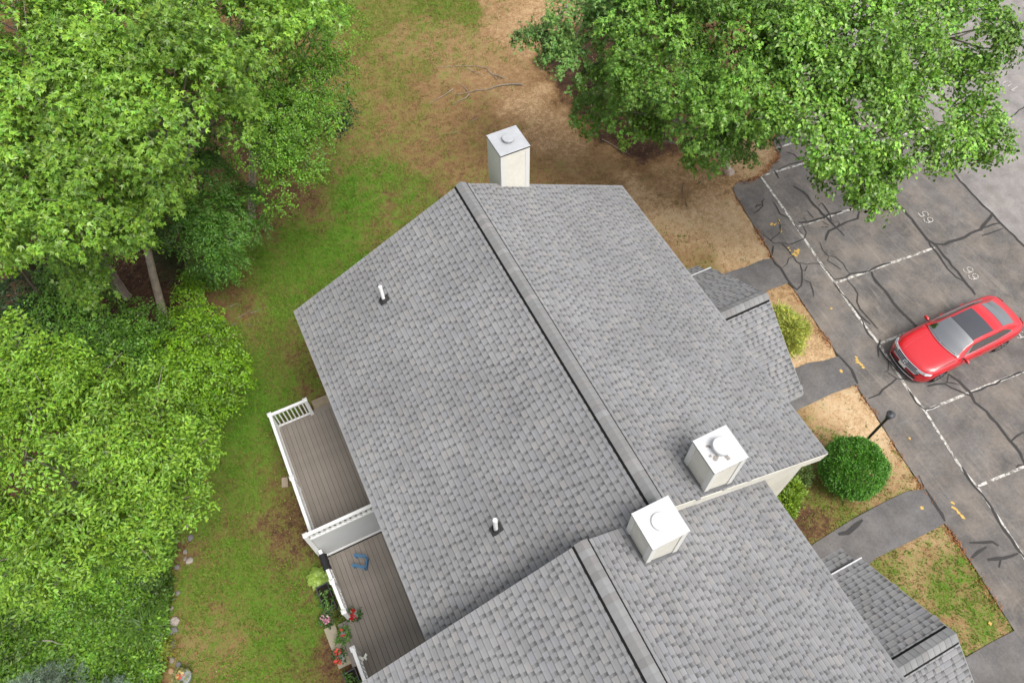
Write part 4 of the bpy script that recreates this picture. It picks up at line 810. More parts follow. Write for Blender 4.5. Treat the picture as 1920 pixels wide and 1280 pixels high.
    for sg in (1, -1):
        q = MB(); q.tube([Mx @ Vector((x, sg * y, topc(x) - z)) for x, y, z in ((1.05, .80, .026), (1.5, .79, .024), (1.95, .735, .022), (2.14, .66, .02))], .008, 5); q.build('hood_seam', M['blackedge'], root)
        q = MB(); q.tube([Mx @ Vector((x, sg * y, topc(x) - .006 + .004)) for x, y in ((1.02, .50), (1.4, .50), (1.8, .47), (2.15, .42))], .007, 5); q.build('hood_crease', M['red'], root)
        q = MB(); q.tube([Mx @ G(1.03, sg * .58, .012), Mx @ G(1.02, sg * .04, .012)], .007, 5); q.build('wiper', M['blackedge'], root)
car()

# ------------------------------------------------------------------ lamp post
LP = thing('lamp_post', (9.15, -9.40, 0), 'slim black lamp post with round cap at the edge of the parking lot', 'lamp post')
MB().lathe((9.15, -9.40, 0), [(.075, 0), (.075, .25), (.042, .3), (.042, 2.33), (.06, 2.34), (.06, 2.40)], 14).build('post', M['blackmetal'], LP)
MB().lathe((9.15, -9.40, 2.40), [(.06, 0), (.09, .03), (.085, .16), (.125, .18), (.13, .20), (.10, .235), (.055, .26), (.05, .28), (.025, .30)], 24).build('lamp_head', M['dullmetal'], LP)

# ------------------------------------------------------------------ foliage
def unit(v): return v / np.maximum(np.linalg.norm(v, axis=-1, keepdims=True), 1e-9)
def leaves(cen, axis, up, per, splen, ll, lw, ang, droop, rng, col, cvar, fold=0.25, pairs=False, lobed=False, pale=0.0):
    """sprays of leaves: cen/axis/up (n,3); returns vertices, triangles, colours for each triangle"""
    n = len(cen); axis = unit(axis); side = unit(np.cross(axis, up)); up = unit(np.cross(side, axis))
    k = np.arange(per); t = (k + .5) / per; sgn = np.where(k % 2 == 0, 1.0, -1.0)
    sp = splen * rng.uniform(.7, 1.25, (n, 1))
    ar = np.radians(ang) * rng.uniform(.6, 1.3, (n, per)) * np.where(k == per - 1, .2, 1.0)
    pos = cen[:, None] + axis[:, None] * (t * sp)[..., None] - up[:, None] * (droop * (t * sp) ** 2)[..., None]
    if not pairs: pos = pos + rng.normal(0, ll * .35, (n, per, 3))
    d = axis[:, None] * np.cos(ar)[..., None] + side[:, None] * (np.sin(ar) * sgn)[..., None]
    d = unit(d - up[:, None] * (droop * 2 * t * sp + rng.normal(.12, .22, (n, per)))[..., None])
    nn = unit(up[:, None] + rng.normal(0, .38, (n, per, 3))); s2 = unit(np.cross(d, nn)); nn = np.cross(s2, d)
    l_ = ll * rng.uniform(.65, 1.25, (n, per, 1)); w_ = lw * rng.uniform(.7, 1.2, (n, per, 1))
    b = pos; tip = pos + d * l_ - nn * l_ * .12; mid = pos + d * l_ * .45; lf = mid + s2 * w_ * .5 + nn * w_ * fold; rt = mid - s2 * w_ * .5 + nn * w_ * fold
    if lobed:
        bb = pos + d * l_ * .10; a1 = pos + d * l_ * .34; l1 = pos + d * l_ * .58 + s2 * w_ * .62 + nn * w_ * fold; r1 = pos + d * l_ * .58 - s2 * w_ * .62 + nn * w_ * fold
        cl_ = a1 + s2 * w_ * .26; cr_ = a1 - s2 * w_ * .26; bl = bb + s2 * w_ * .42 - nn * w_ * .05; br = bb - s2 * w_ * .42 - nn * w_ * .05
        V = np.stack([b, bl, l1, cl_, tip, cr_, r1, br], 2).reshape(-1, 3); q = np.arange(n * per) * 8
        F = np.stack([np.stack([q, q + 2, q + 1], 1), np.stack([q + 5, q + 4, q + 3], 1), np.stack([q, q + 3, q + 2], 1), np.stack([q, q + 5, q + 3], 1), np.stack([q, q + 6, q + 5], 1), np.stack([q, q + 7, q + 6], 1)], 1).reshape(-1, 3)
    else:
        V = np.stack([b, lf, tip, rt], 2).reshape(-1, 3); q = np.arange(n * per) * 4
        F = np.stack([np.stack([q, q + 2, q + 1], 1), np.stack([q, q + 3, q + 2], 1)], 1).reshape(-1, 3)
    C = np.asarray(col)[None, None] * (1 + rng.normal(0, cvar, (n, 1, 1)) + rng.normal(0, cvar * .9, (n, per, 1)))
    hue = rng.normal(0, .055, (n, per)); C = np.clip(np.stack([C[..., 0] * (1 + hue * 1.6), C[..., 1], C[..., 2] * (1 - hue)], -1), .004, .8)
    pl_ = rng.random((n, per)) < pale; C[pl_] = C[pl_] * .6 + np.array([.20, .25, .12])
    return V, F, np.repeat(C.reshape(-1, 3), 6 if lobed else 2, 0)
class Foliage:
    def __init__(self): self.V = []; self.F = []; self.C = []; self.n = 0
    def add(self, V, F, C): self.V.append(V); self.F.append(F + self.n); self.C.append(C); self.n += len(V)
    def build(self, name, parent, m='leaf'):
        o = np_mesh(name, np.concatenate(self.V), np.concatenate(self.F), M[m], parent, np.concatenate(self.C)); return o

STYLE = {  # leaves per spray, spray length, leaf length, leaf width, angle, droop, colour, clump radius, sprays per clump
 'maple_light': dict(per=9, splen=.33, ll=.128, lw=.105, ang=55, droop=.6, col=(.175, .325, .034), rc=.58, ns=48, cv=.18, lobed=True, pale=.05, nd=.78),
 'fine_green': dict(per=11, splen=.34, ll=.075, lw=.052, ang=60, droop=.5, col=(.135, .285, .024), rc=.46, ns=38, cv=.16),
 'pinnate_dark': dict(per=14, splen=.46, ll=.135, lw=.05, ang=66, droop=.55, col=(.098, .225, .030), rc=.46, ns=24, cv=.13, pairs=True),
 'oak_lime': dict(per=9, splen=.28, ll=.115, lw=.056, ang=58, droop=.3, col=(.180, .330, .028), rc=.50, ns=36, cv=.15),
 'bush_bright': dict(per=9, splen=.26, ll=.10, lw=.062, ang=58, droop=.3, col=(.155, .305, .014), rc=.40, ns=32, cv=.15),
 'shrub_mid': dict(per=9, splen=.26, ll=.085, lw=.060, ang=58, droop=.3, col=(.110, .240, .026), rc=.40, ns=24, cv=.2),
 'maple_mid': dict(per=9, splen=.34, ll=.125, lw=.110, ang=58, droop=.6, col=(.142, .285, .036), rc=.56, ns=40, cv=.18, lobed=True, pale=.03, nd=.82),
 'maple_pale': dict(per=8, splen=.36, ll=.130, lw=.115, ang=58, droop=.6, col=(.150, .285, .062), rc=.50, ns=28, cv=.13, lobed=True),
 'linden': dict(per=9, splen=.36, ll=.13, lw=.098, ang=58, droop=.7, col=(.170, .335, .042), rc=.50, ns=40, cv=.24, pale=.09, nd=.85),
 'dark_small': dict(per=9, splen=.28, ll=.11, lw=.055, ang=58, droop=.4, col=(.030, .065, .018), rc=.36, ns=18, cv=.2)}

def crown(lobes, st, rng, dens=1.0, lo=-.35):
    """clumps of leaf sprays over the upper shells of overlapping lobes; returns Foliage and clump centres"""
    s = STYLE[st]; fo = Foliage(); cl = []
    for li, (x, y, z, r) in enumerate(lobes):
        n = max(3, int(dens * s.get('nd', 1) * 1.5 * r * r / (s['rc'] ** 2)))
        for k in range(n):
            zz = rng.uniform(lo, 1); ph = rng.uniform(0, 2 * math.pi); q = math.sqrt(1 - zz * zz); d = np.array([q * math.cos(ph), q * math.sin(ph), zz])
            rad = r * (rng.uniform(.70, 1.14) if rng.random() < .84 else rng.uniform(.4, .75))
            c = np.array([x, y, z]) + d * rad * np.array([1, 1, .8])
            if c[2] < .4: c[2] = .4 + rng.random() * .3
            cl.append((c, unit(d * np.array([.75, .75, .5]) + np.array([0, 0, .55])), li))
    N = len(cl); ns = s['ns']; c = np.array([a for a, _, _ in cl]); nr = np.array([b for _, b, _ in cl])
    t1 = unit(np.cross(nr, np.array([.31, .77, .2]))); t2 = np.cross(nr, t1)
    ph = rng.uniform(0, 2 * math.pi, (N, ns)); rho = np.sqrt(rng.random((N, ns))); rc = s['rc'] * rng.uniform(.7, 1.25, (N, 1))
    rad = t1[:, None] * np.cos(ph)[..., None] + t2[:, None] * np.sin(ph)[..., None]
    P = c[:, None] + rad * (rho * rc)[..., None] + nr[:, None] * ((.46 - .95 * rho ** 2) * rc + rng.normal(0, .10, (N, ns)) * rc)[..., None]
    ax = rad * (.35 + rho)[..., None] + nr[:, None] * (.45 - .75 * rho)[..., None] + rng.normal(0, .35, (N, ns, 3))
    ax[..., 2] -= .08
    upv = unit(nr[:, None] * .7 + rad * (rho * .45)[..., None] + np.array([0, 0, .55]))
    tone = (1 + rng.normal(0, .18, (N, 1, 1))) * np.ones((N, ns, 1))
    V, F, C = leaves(P.reshape(-1, 3), ax.reshape(-1, 3), upv.reshape(-1, 3), s['per'], s['splen'], s['ll'], s['lw'], s['ang'], s['droop'], rng, s['col'], s['cv'], pairs=s.get('pairs', False), lobed=s.get('lobed', False), pale=s.get('pale', 0))
    C = np.clip(C * np.repeat(tone.reshape(-1, 1), s['per'] * (6 if s.get('lobed') else 2), 0), .003, .8)
    fo.add(V, F, C); return fo, cl

def tree(name, label, base, lobes, st, seed, trunk_r, group=None, bark='bark', dens=1.0, stems=None, cat='tree', lo=-.35, lean=None):
    rng = np.random.default_rng(seed); rnd = random.Random(seed)
    root = thing(name, (base[0], base[1], 0), label, cat, group)
    fo, cl = crown(lobes, st, rng, dens, lo); fo.build('crown', root)
    cen = np.mean([l[:3] for l in lobes], 0); zb = min(l[2] - l[3] * .6 for l in lobes)
    fork = Vector((base[0] + (cen[0] - base[0]) * .35, base[1] + (cen[1] - base[1]) * .35, max(.5, zb * .75)))
    tops = []
    q = MB(); B = Vector((base[0], base[1], -.1))
    if trunk_r > .03:
        mid = B.lerp(fork, .5) + Vector((rnd.uniform(-.1, .1), rnd.uniform(-.1, .1), 0)) * trunk_r * 3
        q.tube([B, B + (mid - B) * .12, mid, fork, fork.lerp(Vector(cen), .5)], [trunk_r * 1.5, trunk_r * 1.08, trunk_r * .92, trunk_r * .8, trunk_r * .45], 12)
        q.build('trunk', M[bark], root, smooth=True)
    q = MB(); byl = {}
    for c, _, li in cl: byl.setdefault(li, []).append(c)
    for li, (x, y, z, r) in enumerate(lobes):
        a = fork; e = Vector((x, y, z - r * .25)); m_ = a.lerp(e, .5) + Vector((rnd.uniform(-.3, .3), rnd.uniform(-.3, .3), rnd.uniform(.0, .4))); r0 = max(.02, trunk_r * .42)
        q.tube([a, m_, e], [r0, r0 * .65, r0 * .35], 7, caps=False)
        for c in byl.get(li, [])[::2]:
            s = m_.lerp(e, rnd.uniform(.45, 1)); c = Vector(c); mm = s.lerp(c, .55) + Vector((rnd.uniform(-.2, .2), rnd.uniform(-.2, .2), rnd.uniform(-.1, .25)))
            q.tube([s, mm, c + (c - mm) * .35], [r0 * .32 + .006, r0 * .18 + .006, .006], 5, caps=False)
    q.build('limbs', M['twig' if bark == 'bark' else bark], root, smooth=True)
    return root

# tall maples on the left, over the trees below them
tree('maple_tree', 'tall light green maple at upper left with thick pale trunk at the lawn edge', (-9.769,5.906), [(-6.179,6.017,10.5,2.2),(-3.962,5.685,10.0,2.0),(-5.664,3.478,10.5,1.9),(-7.143,3.593,10.5,1.9),(-7.403,3.099,9.0,1.3),(-8.4,2.64,8.0,1.0),(-7.611,3.056,7.6,0.9),(-7.479,4.543,11.0,1.8),(-2.541,6.556,9.5,1.6),(-8.939,2.818,6.6,0.7),(-5.325,4.219,9.0,1.1)], 'maple_light', 21, .135, 'forest trees along the lawn')
tree('maple_tree', 'tall light green maple in the top left corner behind the pale trunked maple', (-10.791,7.259), [(-8.569,6.438,11.0,2.4),(-8.894,8.05,11.0,1.9),(-8.863,4.255,10.5,2.2),(-9.442,2.97,9.5,1.7),(-10.236,3.369,9.5,1.5),(-8.802,3.014,8.8,1.2),(-8.39,3.433,10.0,1.6),(-10.965,3.335,8.0,0.7)], 'maple_light', 22, .125, 'forest trees along the lawn')
tree('maple_tree', 'slim pale trunk standing between the two maples at left, its own small crown merged above', (-11.038,7.598), [(-9.787,3.958,6.5,0.75),(-10.057,3.801,5.4,0.6)], 'maple_light', 23, .11, 'forest trees along the lawn')
tree('broadleaf_tree', 'fine leaved green tree overhanging the brown lawn at top left', (-5.675,8.896), [(-1.927,8.485,7.2,1.3),(-3.257,7.115,7.6,1.4),(-2.12,6.558,6.8,1.1),(-3.597,5.434,7.0,1.4),(-2.26,6.046,6.2,0.9),(-4.776,5.268,7.0,1.2),(-3.414,4.763,6.0,1.0),(-4.154,4.545,5.4,0.7),(-0.928,9.201,7.4,1.0),(-4.324,6.56,7.8,1.2),(-0.375,8.939,7.0,0.5),(-1.231,7.244,6.6,0.45)], 'fine_green', 24, .14, 'forest trees along the lawn', dens=1.35)
tree('walnut_tree', 'dark green tree with long feathery leaves under the maples beside the lawn', (-7.225,7.02), [(-6.619,7.903,5.6,1.2),(-7.131,8.712,5.6,0.8),(-6.51,6.417,5.0,1.2),(-6.509,5.361,4.3,1.1),(-6.181,4.869,3.6,0.9),(-7.515,5.272,4.4,1.0),(-7.12,5.063,2.8,0.8),(-5.638,5.737,4.0,0.7)], 'pinnate_dark', 25, .10, 'forest trees along the lawn', bark='barkdark', dens=1.25)
tree('oak_tree', 'large bright lime green tree filling the lower left', (-12.173,-2.091), [(-10.893,-2.336,7.2,1.7),(-9.623,-2.755,6.8,1.5),(-9.215,-3.308,6.0,1.0),(-11.013,-3.944,7.2,1.8),(-11.758,-0.383,7.2,1.0),(-10.323,-3.931,6.0,1.3),(-12.477,-4.362,6.0,1.4),(-11.349,-4.658,5.6,1.0),(-11.746,-2.82,7.6,1.7),(-11.326,-1.223,7.2,1.1),(-12.036,-1.367,7.0,1.0),(-9.673,-3.766,4.8,0.65),(-10.287,-3.913,4.8,0.85),(-9.666,-3.063,4.6,0.7),(-10.691,-3.969,3.4,0.6),(-10.912,-4.19,4.8,0.8),(-11.829,1.382,6.5,0.45)], 'oak_lime', 26, .17, 'forest trees along the lawn', dens=1.1)
tree('sapling', 'bright green bushy sapling at the lawn edge right of the lime green tree', (-8.836,2.208), [(-8.137,1.7,3.0,0.9),(-8.121,0.691,2.6,0.75),(-8.768,0.762,3.0,0.9),(-8.715,0.201,2.2,0.6),(-8.852,2.115,2.6,0.6),(-9.391,0.109,2.6,0.7),(-8.369,3.959,1.6,0.45)], 'bush_bright', 27, .05, 'forest trees along the lawn', dens=1.3)
SH = [('dark green understory shrub below the bare trunks at left', "270,600,2.0,.7 300,640,1.7,.6 240,640,2.2,.7", 'shrub_mid'), ('broad mid green shrub in the shade left of the bare trunks', "150,570,2.6,.9 190,620,2.4,.8 110,600,2.6,.7 170,520,2.4,.6", 'shrub_mid'),
      ('dark shrub with gaps at the far left edge above the lime green tree', "60,590,2.6,.8 30,540,3,.7 110,650,2.2,.6", 'dark_small'), ('low leafy shrub between the dark shrub and the bright sapling', "230,690,2.2,.7 290,720,2.2,.7 310,680,1.8,.6", 'shrub_mid'),
      ('small bright green shrub in the lawn corner beside the base of the thick pale trunk', "350,560,1.0,.5 330,610,1.2,.5 370,520,.8,.4", 'bush_bright'), ('low green shrub under the feathery leaved tree', "380,500,1.0,.5 410,520,.8,.4", 'shrub_mid'),
      ('large leaved light green shrub at the far left edge', "0,480,5.4,.5 10,440,5.6,.35", 'bush_bright')]
for i, (lb, l, st) in enumerate(SH): pass
SHL = [[(-10.045,4.027,2.0,0.75),(-9.743,3.17,1.7,0.65),(-10.614,3.263,2.2,0.8),(-10.248,2.593,1.6,0.6)], [(-11.405,5.264,2.8,1.0),(-11.031,4.082,2.6,0.9),(-12.115,4.927,2.8,0.9),(-11.058,6.455,2.6,0.7),(-11.883,6.787,2.4,0.7)], [(-12.905,5.094,2.8,0.9),(-13.086,5.788,3.2,0.8),(-12.523,4.076,2.4,0.8),(-13.651,5.162,2.6,0.8)], [(-11.124,2.601,2.6,0.9),(-10.058,1.483,2.2,0.8),(-9.736,2.211,1.8,0.7),(-11.801,3.365,2.6,0.8)], [(-8.65,5.301,1.0,0.45),(-9.195,4.183,1.2,0.5),(-8.101,6.178,0.8,0.35)], [(-7.806,6.452,1.0,0.5),(-7.372,6.136,0.8,0.35)], [(-12.356,5.382,5.4,0.5),(-12.038,5.927,5.6,0.35)]]
for i, (lb, _, st) in enumerate(SH):
    l = SHL[i]; tree('shrub', lb, (l[0][0], l[0][1]), l, st, 40 + i, .03 if i != 6 else .05, 'understory shrubs in the wood', bark='barkdark', dens=1.7, cat='shrub')
tree('young_tree', 'small dark green sapling poking out over the brown lawn right of the fine leaved tree', (-3.282,10.261), [(-1.391,7.516,4.6,0.35),(-1.974,7.218,4.6,0.35)], 'dark_small', 50, .03, None, bark='barkdark')
# right hand trees
tree('maple_tree', 'broad mid green maple with grey trunk between the bare earth and the parking lot', (12.575,2.563), [(7.773,3.861,7.2,1.5),(7.874,2.062,7.0,1.5),(7.404,2.747,5.2,0.9),(8.354,0.948,6.0,1.3),(9.453,0.156,7.2,1.6),(9.969,1.779,8.0,1.9),(8.524,3.4,8.0,1.6),(10.26,-0.082,5.4,0.9),(7.3,4.022,5.4,0.9),(7.728,2.626,4.0,0.6),(9.106,0.635,4.6,0.55),(11.142,1.184,3.4,0.4),(6.836,4.441,4.0,0.4)], 'maple_mid', 31, .16, 'trees beside the parking lot', dens=1.4)
tree('maple_tree', 'pale green large leaved maple at the top edge beside the mulch bed', (13.481,14.558), [(6.664,5.681,6.8,1.0),(5.753,5.823,6.4,0.7),(7.19,4.784,6.6,0.8),(5.173,6.254,6.0,0.4),(7.853,5.048,7.4,1.2),(5.976,5.063,6.0,0.5),(8.31,4.211,6.4,0.6)], 'maple_pale', 32, .10, 'trees beside the parking lot')
tree('linden_tree', 'large bright green tree hanging its branches over the parking stalls at top right', (18.265,7.223), [(11.824,-0.32,8.2,1.9),(14.228,-0.671,8.0,1.8),(16.699,-1.005,7.6,1.5),(11.315,-2.346,7.4,1.5),(14.36,-2.32,7.0,1.4),(11.742,-3.601,6.0,0.85),(12.634,-3.883,5.4,0.6),(9.95,-1.907,7.4,1.2),(16.928,-2.864,5.6,0.7),(14.741,-3.625,5.8,0.7),(11.285,-3.177,5.6,0.6),(17.249,-3.665,5.0,0.45),(17.21,-2.093,6.6,0.9),(10.791,-2.597,6.4,0.8),(12.904,-3.412,6.4,0.8),(10.295,0.386,8.6,1.5),(10.052,-0.732,8.0,1.2),(12.06,-3.951,4.8,0.45)], 'linden', 33, .18, 'trees beside the parking lot', dens=1.0)
MLC = [(9.685,8.559,1.0,0.7),(10.669,8.939,1.2,0.7),(11.874,9.224,1.4,0.7),(13.277,8.81,1.2,0.6)]
tree('shrub', 'dark green low shrub in the mulch under the pale maple', MLC[0][:2], MLC, 'shrub_mid', 51, .03, None, bark='barkdark', cat='shrub')

def conifer(label, base, h, r, col, seed, per=34):
    rng = np.random.default_rng(seed); root = thing('spruce_tree' if col[2] > .06 else 'pine_tree', (*base, 0), label, 'tree'); q = MB(); q.tube([(*base, -.05), (*base, h)], [.06, .008], 8); q.build('trunk', M['barkdark'], root)
    fo = Foliage(); n = int(60 * h); q = MB(); Cs = []; As = []; Us = []
    for k in range(n):
        z = h * (1 - (1 - rng.random()) ** 1 * .92); ln = r * (1 - z / h) ** .8 + .10; ph = k * 2.39996; d = np.array([math.cos(ph), math.sin(ph), .28]); b = np.array([*base, z])
        q.tube([tuple(b), tuple(b + d * ln)], [.009, .003], 4, caps=False)
        m = max(2, int(ln / .07))
        for j in range(m):
            Cs.append(b + d * ln * (j + .6) / m); As.append(d + rng.normal(0, .25, 3)); Us.append((0, 0, 1))
    q.build('limbs', M['barkdark'], root)
    V, F, C = leaves(np.array(Cs), np.array(As), np.array(Us, float), 12, .11, .075, .012, 48, .1, rng, col, .18); fo.add(V, F, C); fo.build('crown', root)
conifer('blue grey spruce top at the bottom left corner', (-14.91,-5.768), 2.5, .95, (.20, .28, .20), 61)
conifer('small blue grey spruce at the bottom edge among the ground cover', (-13.579,-6.522), 1.6, .7, (.20, .28, .20), 62)
conifer('olive green pine in the shade under the maples at far left', (-12.895,8.201), 3.6, 1.25, (.070, .085, .022), 63)
conifer('small olive pine behind the thick pale bare trunk', (-8.698,7.196), 2.6, .8, (.070, .085, .022), 64)

def round_bush(label, x, y, rx, ry, h, n, seed, col, name='round_bush', ll=.055, lw=.034, core=True, sq=2.6, tilt=0.0):
    rng = np.random.default_rng(seed); root = thing(name, (x, y, 0), label, 'shrub')
    d = unit(rng.normal(0, 1, (n, 3))); d[:, 2] = np.abs(d[:, 2]) * 1.0 - .18 * rng.random(n); d = unit(d)
    pw = (np.abs(d) ** sq).sum(1) ** (-1 / sq); rad = pw[:, None] * d * (1 - np.abs(rng.normal(0, .05, (n, 1))))
    bump = 1 + .05 * np.sin(d[:, :1] * 9 + 1) * np.sin(d[:, 1:2] * 8) + .03 * np.sin(d[:, 2:3] * 17)
    P = np.array([x, y, h * .42]) + rad * bump * np.array([rx, ry, h * .58]); P[:, 2] = np.maximum(P[:, 2], .04)
    st_ = rng.random(n) < .05; P[st_] += d[st_] * rng.uniform(.03, .11, (st_.sum(), 1)); P += .045 * unit(d) * np.sin(P[:, :1] * 5.1 + P[:, 1:2] * 4.3) 
    V, F, C = leaves(P, d + rng.normal(0, .5, d.shape), unit(d + np.array([.01, .0, .3])), 5, .09, ll, lw, 62, .1, rng, col, .2)
    fo = Foliage(); fo.add(V, F, C); fo.build('crown', root)
    q = MB(); q.tube([(x, y, -.05), (x, y, h * .5)], [.06, .03], 8)
    for k in range(16):
        t = k * 2.4; q.tube([(x, y, h * .12), (x + rx * .8 * math.cos(t), y + ry * .8 * math.sin(t), h * (.3 + .5 * (k % 3) / 3))], [.022, .006], 5)
    q.build('trunk', M['barkdark'], root)
    return root
round_bush('dense clipped dark green round bush beside the lamp post', 8.16, -9.95, .84, .82, 1.55, 6800, 70, (.088, .250, .024), ll=.060, lw=.038)
YB = [(9.869,-4.183),(9.576,-5.037),(9.826,-5.161),(10.504,-4.115)]
def spiky(label, lob, seed, col, name='shrub', ll=.15, lw=.03, n=900, group=None):
    rng = np.random.default_rng(seed); root = thing(name, (lob[0][0], lob[0][1], 0), label, 'shrub', group); fo = Foliage(); q = MB()
    for (x, y, z, r) in lob:
        d = unit(rng.normal(0, 1, (n, 3))); d[:, 2] = np.abs(d[:, 2]); P = np.array([x, y, z]) + d * r * rng.uniform(.55, 1, (n, 1)); P[:, 2] = np.maximum(P[:, 2], .03)
        V, F, C = leaves(P, d + np.array([0, 0, .2]) + rng.normal(0, .4, d.shape), np.tile([0, .01, 1.], (n, 1)), 6, .16, ll, lw, 40, .5, rng, col, .2); fo.add(V, F, C)
        for k in range(8): t = k * .8; q.tube([(x, y, 0), (x + r * .6 * math.cos(t), y + r * .6 * math.sin(t), z + r * .4)], [.012, .004], 4)
    fo.build('crown', root); q.build('stems', M['barkdark'], root); return root
spiky('yellow green variegated shrub beside the far porch roof', [(9.252,-5.375,0.55,0.42),(9.622,-4.465,0.55,0.38),(9.813,-5.016,0.5,0.38),(9.483,-5.03,0.75,0.35)], 71, (.44, .48, .095), n=330)
spiky('small yellow green bush against the cream wall in front of the round bush', [(5.933,-9.841,0.4,0.26),(6.287,-9.638,0.4,0.2),(5.749,-10.029,0.3,0.2)], 72, (.19, .30, .030), n=300, ll=.10, lw=.05)
spiky('sparse pale weed growing under the cream gable corner', [(6.991,-9.327,0.35,0.16),(6.765,-9.486,0.3,0.14)], 73, (.120, .180, .045), ll=.08, lw=.03, n=120)

# ------------------------------------------------------------------ lawn grass and ground cover
def grass():
    rng = np.random.default_rng(5); n = 1300000; x = rng.uniform(-17, 14, n); y = rng.uniform(-18, 22, n)
    k = ~inside(x, y, LOT)
    for p in PATHS: k &= ~inside(x, y, p)
    k &= ~((x > -7.3) & (x < 5.1) & (y > -23) & (y < -.4)); k &= ~((x > 4.9) & (x < 6.8) & (y > -7.6) & (y < -3.3)); k &= ~((x > 3) & (x < 4.9) & (y > -17) & (y < -12.6))
    # only where the photograph's ground can be seen
    d = np.stack([x, y, np.zeros(n)], 1) - np.array(CAM); zc = d @ np.array(cF); u = d @ np.array(cR) / zc; v = d @ np.array(cU) / zc; k &= (np.abs(u) < .74) & (np.abs(v) < .5)
    x, y = x[k], y[k]; z = zone_at(x, y); f = fbm(x, y, 3.5, 77)
    g = z[:, 0] + (f - .5) * .9; k = rng.random(len(x)) < np.clip((g - .18) * 1.25, .012, .95); x, y, z, f = x[k], y[k], z[k], f[k]; n = len(x)
    ph = rng.uniform(0, 6.283, n); h = rng.uniform(.03, .085, n) * (.7 + .6 * z[:, 2]) * (.55 + .9 * f); w_ = rng.uniform(.008, .019, n); lean = rng.uniform(.3, 1.3, n)
    dx, dy = np.cos(ph), np.sin(ph); px, py = -dy, dx; zg = -.02
    V = np.stack([np.stack([x + px * w_, y + py * w_, np.full(n, zg)], 1), np.stack([x - px * w_, y - py * w_, np.full(n, zg)], 1), np.stack([x + dx * h * lean, y + dy * h * lean, zg + h], 1)], 1).reshape(-1, 3)
    hh = np.clip(z[:, 2] + rng.normal(0, .22, n) + (f - .5) * .6, 0, 1)[:, None]; dry = np.array([.185, .150, .050]); mid = np.array([.145, .190, .028]); viv = np.array([.095, .235, .016])
    C = np.where(hh < .5, dry + (mid - dry) * hh * 2, mid + (viv - mid) * (hh - .5) * 2) * rng.uniform(.7, 1.4, (n, 1)) * (.85 + .3 * f[:, None])
    o = np_mesh('grass', V, np.arange(3 * n).reshape(-1, 3), M['grass'], None, C); tag(o, 'short patchy lawn grass thinning out over bare earth', 'grass', kind='stuff')
grass()
def ground_cover():
    rng = np.random.default_rng(6); poly = [(-16.783,1.498),(-13.784,-1.113),(-11.589,-1.449),(-10.878,-1.225),(-10.97,-2.224),(-11.418,-3.357),(-11.861,-4.666),(-12.175,-5.554),(-12.39,-6.142),(-12.667,-7.042),(-19.142,-3.867),(-18.202,1.066)]
    xs = [p[0] for p in poly]; ys = [p[1] for p in poly]; n = 30000; x = rng.uniform(min(xs), max(xs), n); y = rng.uniform(min(ys), max(ys), n); k = inside(x, y, poly); x, y = x[k], y[k]; n = len(x)
    hgt = .10 + .45 * fbm(x, y, .9, 9) ** 1.3 * rng.uniform(.4, 1, n); P = np.stack([x, y, hgt], 1)
    ax = rng.normal(0, 1, (n, 3)); ax[:, 2] = np.abs(ax[:, 2]) * .4
    V, F, C = leaves(P, ax, np.tile([.01, 0, 1.], (n, 1)), 6, .16, .115, .080, 60, .5, rng, (.115, .235, .022), .26)
    tone = 1 + (fbm(x, y, 1.0, 19) - .5) * 1.8; C = np.clip(C * np.repeat(tone, 12)[:, None], .004, .6)
    o = np_mesh('ground_cover', V, F, M['leaf'], None, C); tag(o, 'leafy ground cover bed behind the stone edging at lower left', 'ground cover', kind='stuff')
ground_cover()
def litter():
    rng = np.random.default_rng(8); n = 60000; x = rng.uniform(-16, 14, n); y = rng.uniform(-12, 22, n); z = zone_at(x, y); k = (~inside(x, y, LOT)) & (rng.random(n) < np.clip(.55 - z[:, 0] - z[:, 1] * .55, .012, .5)) & ~((x > -7.3) & (x < 5.1) & (y < -.3))
    x, y, z = x[k], y[k], z[k]; n = len(x); P = np.stack([x, y, np.full(n, .012)], 1)
    V, F, C = leaves(P, np.concatenate([rng.normal(0, 1, (n, 2)), np.full((n, 1), .1)], 1), np.tile([.01, 0, 1.], (n, 1)), 1, .02, .06, .03, 40, .1, rng, (.12, .065, .036), .45)
    pale = rng.random(n) < .06; C[np.repeat(pale, 2)] = (.45, .38, .27)
    o = np_mesh('leaf_litter', V, F, M['grass'], None, C); tag(o, 'scattered brown leaf litter on bare earth under the trees', 'leaf litter', kind='stuff')
litter()
def needles():
    rng = np.random.default_rng(18); P = []
    for a, b in zip(LOT_EDGE[:-1], LOT_EDGE[1:]):
        a = np.array(a); b = np.array(b); L_ = np.linalg.norm(b - a); n = int(L_ * 170); t = rng.random((n, 1)); nrm = np.array([-(b - a)[1], (b - a)[0]]) / max(L_, .01)
        if nrm[0] > 0: nrm = -nrm
        p = a + (b - a) * t; off = np.abs(rng.normal(0, .10, (n, 1))) - .03; p = p + nrm * off; f = fbm(p[:, 0], p[:, 1], 1.3, 44); P.append(p[rng.random(n) < np.clip((f - .45) * 4, 0, 1)])
    P = np.concatenate(P); k = np.ones(len(P), bool)
    for q in PATHS: k &= ~inside(P[:, 0], P[:, 1], q)
    P = P[k]; n = len(P); P = np.concatenate([P, np.full((n, 1), .02)], 1)
    V, F, C = leaves(P, np.concatenate([rng.normal(0, 1, (n, 2)), np.full((n, 1), .1)], 1), np.tile([.01, 0, 1.], (n, 1)), 2, .03, .07, .022, 30, .1, rng, (.33, .150, .060), .35)
    o = np_mesh('pine_needles', V, F, M['grass'], None, C); tag(o, 'orange brown needles drifted along the edge of the parking lot', 'needles', kind='stuff')
needles()

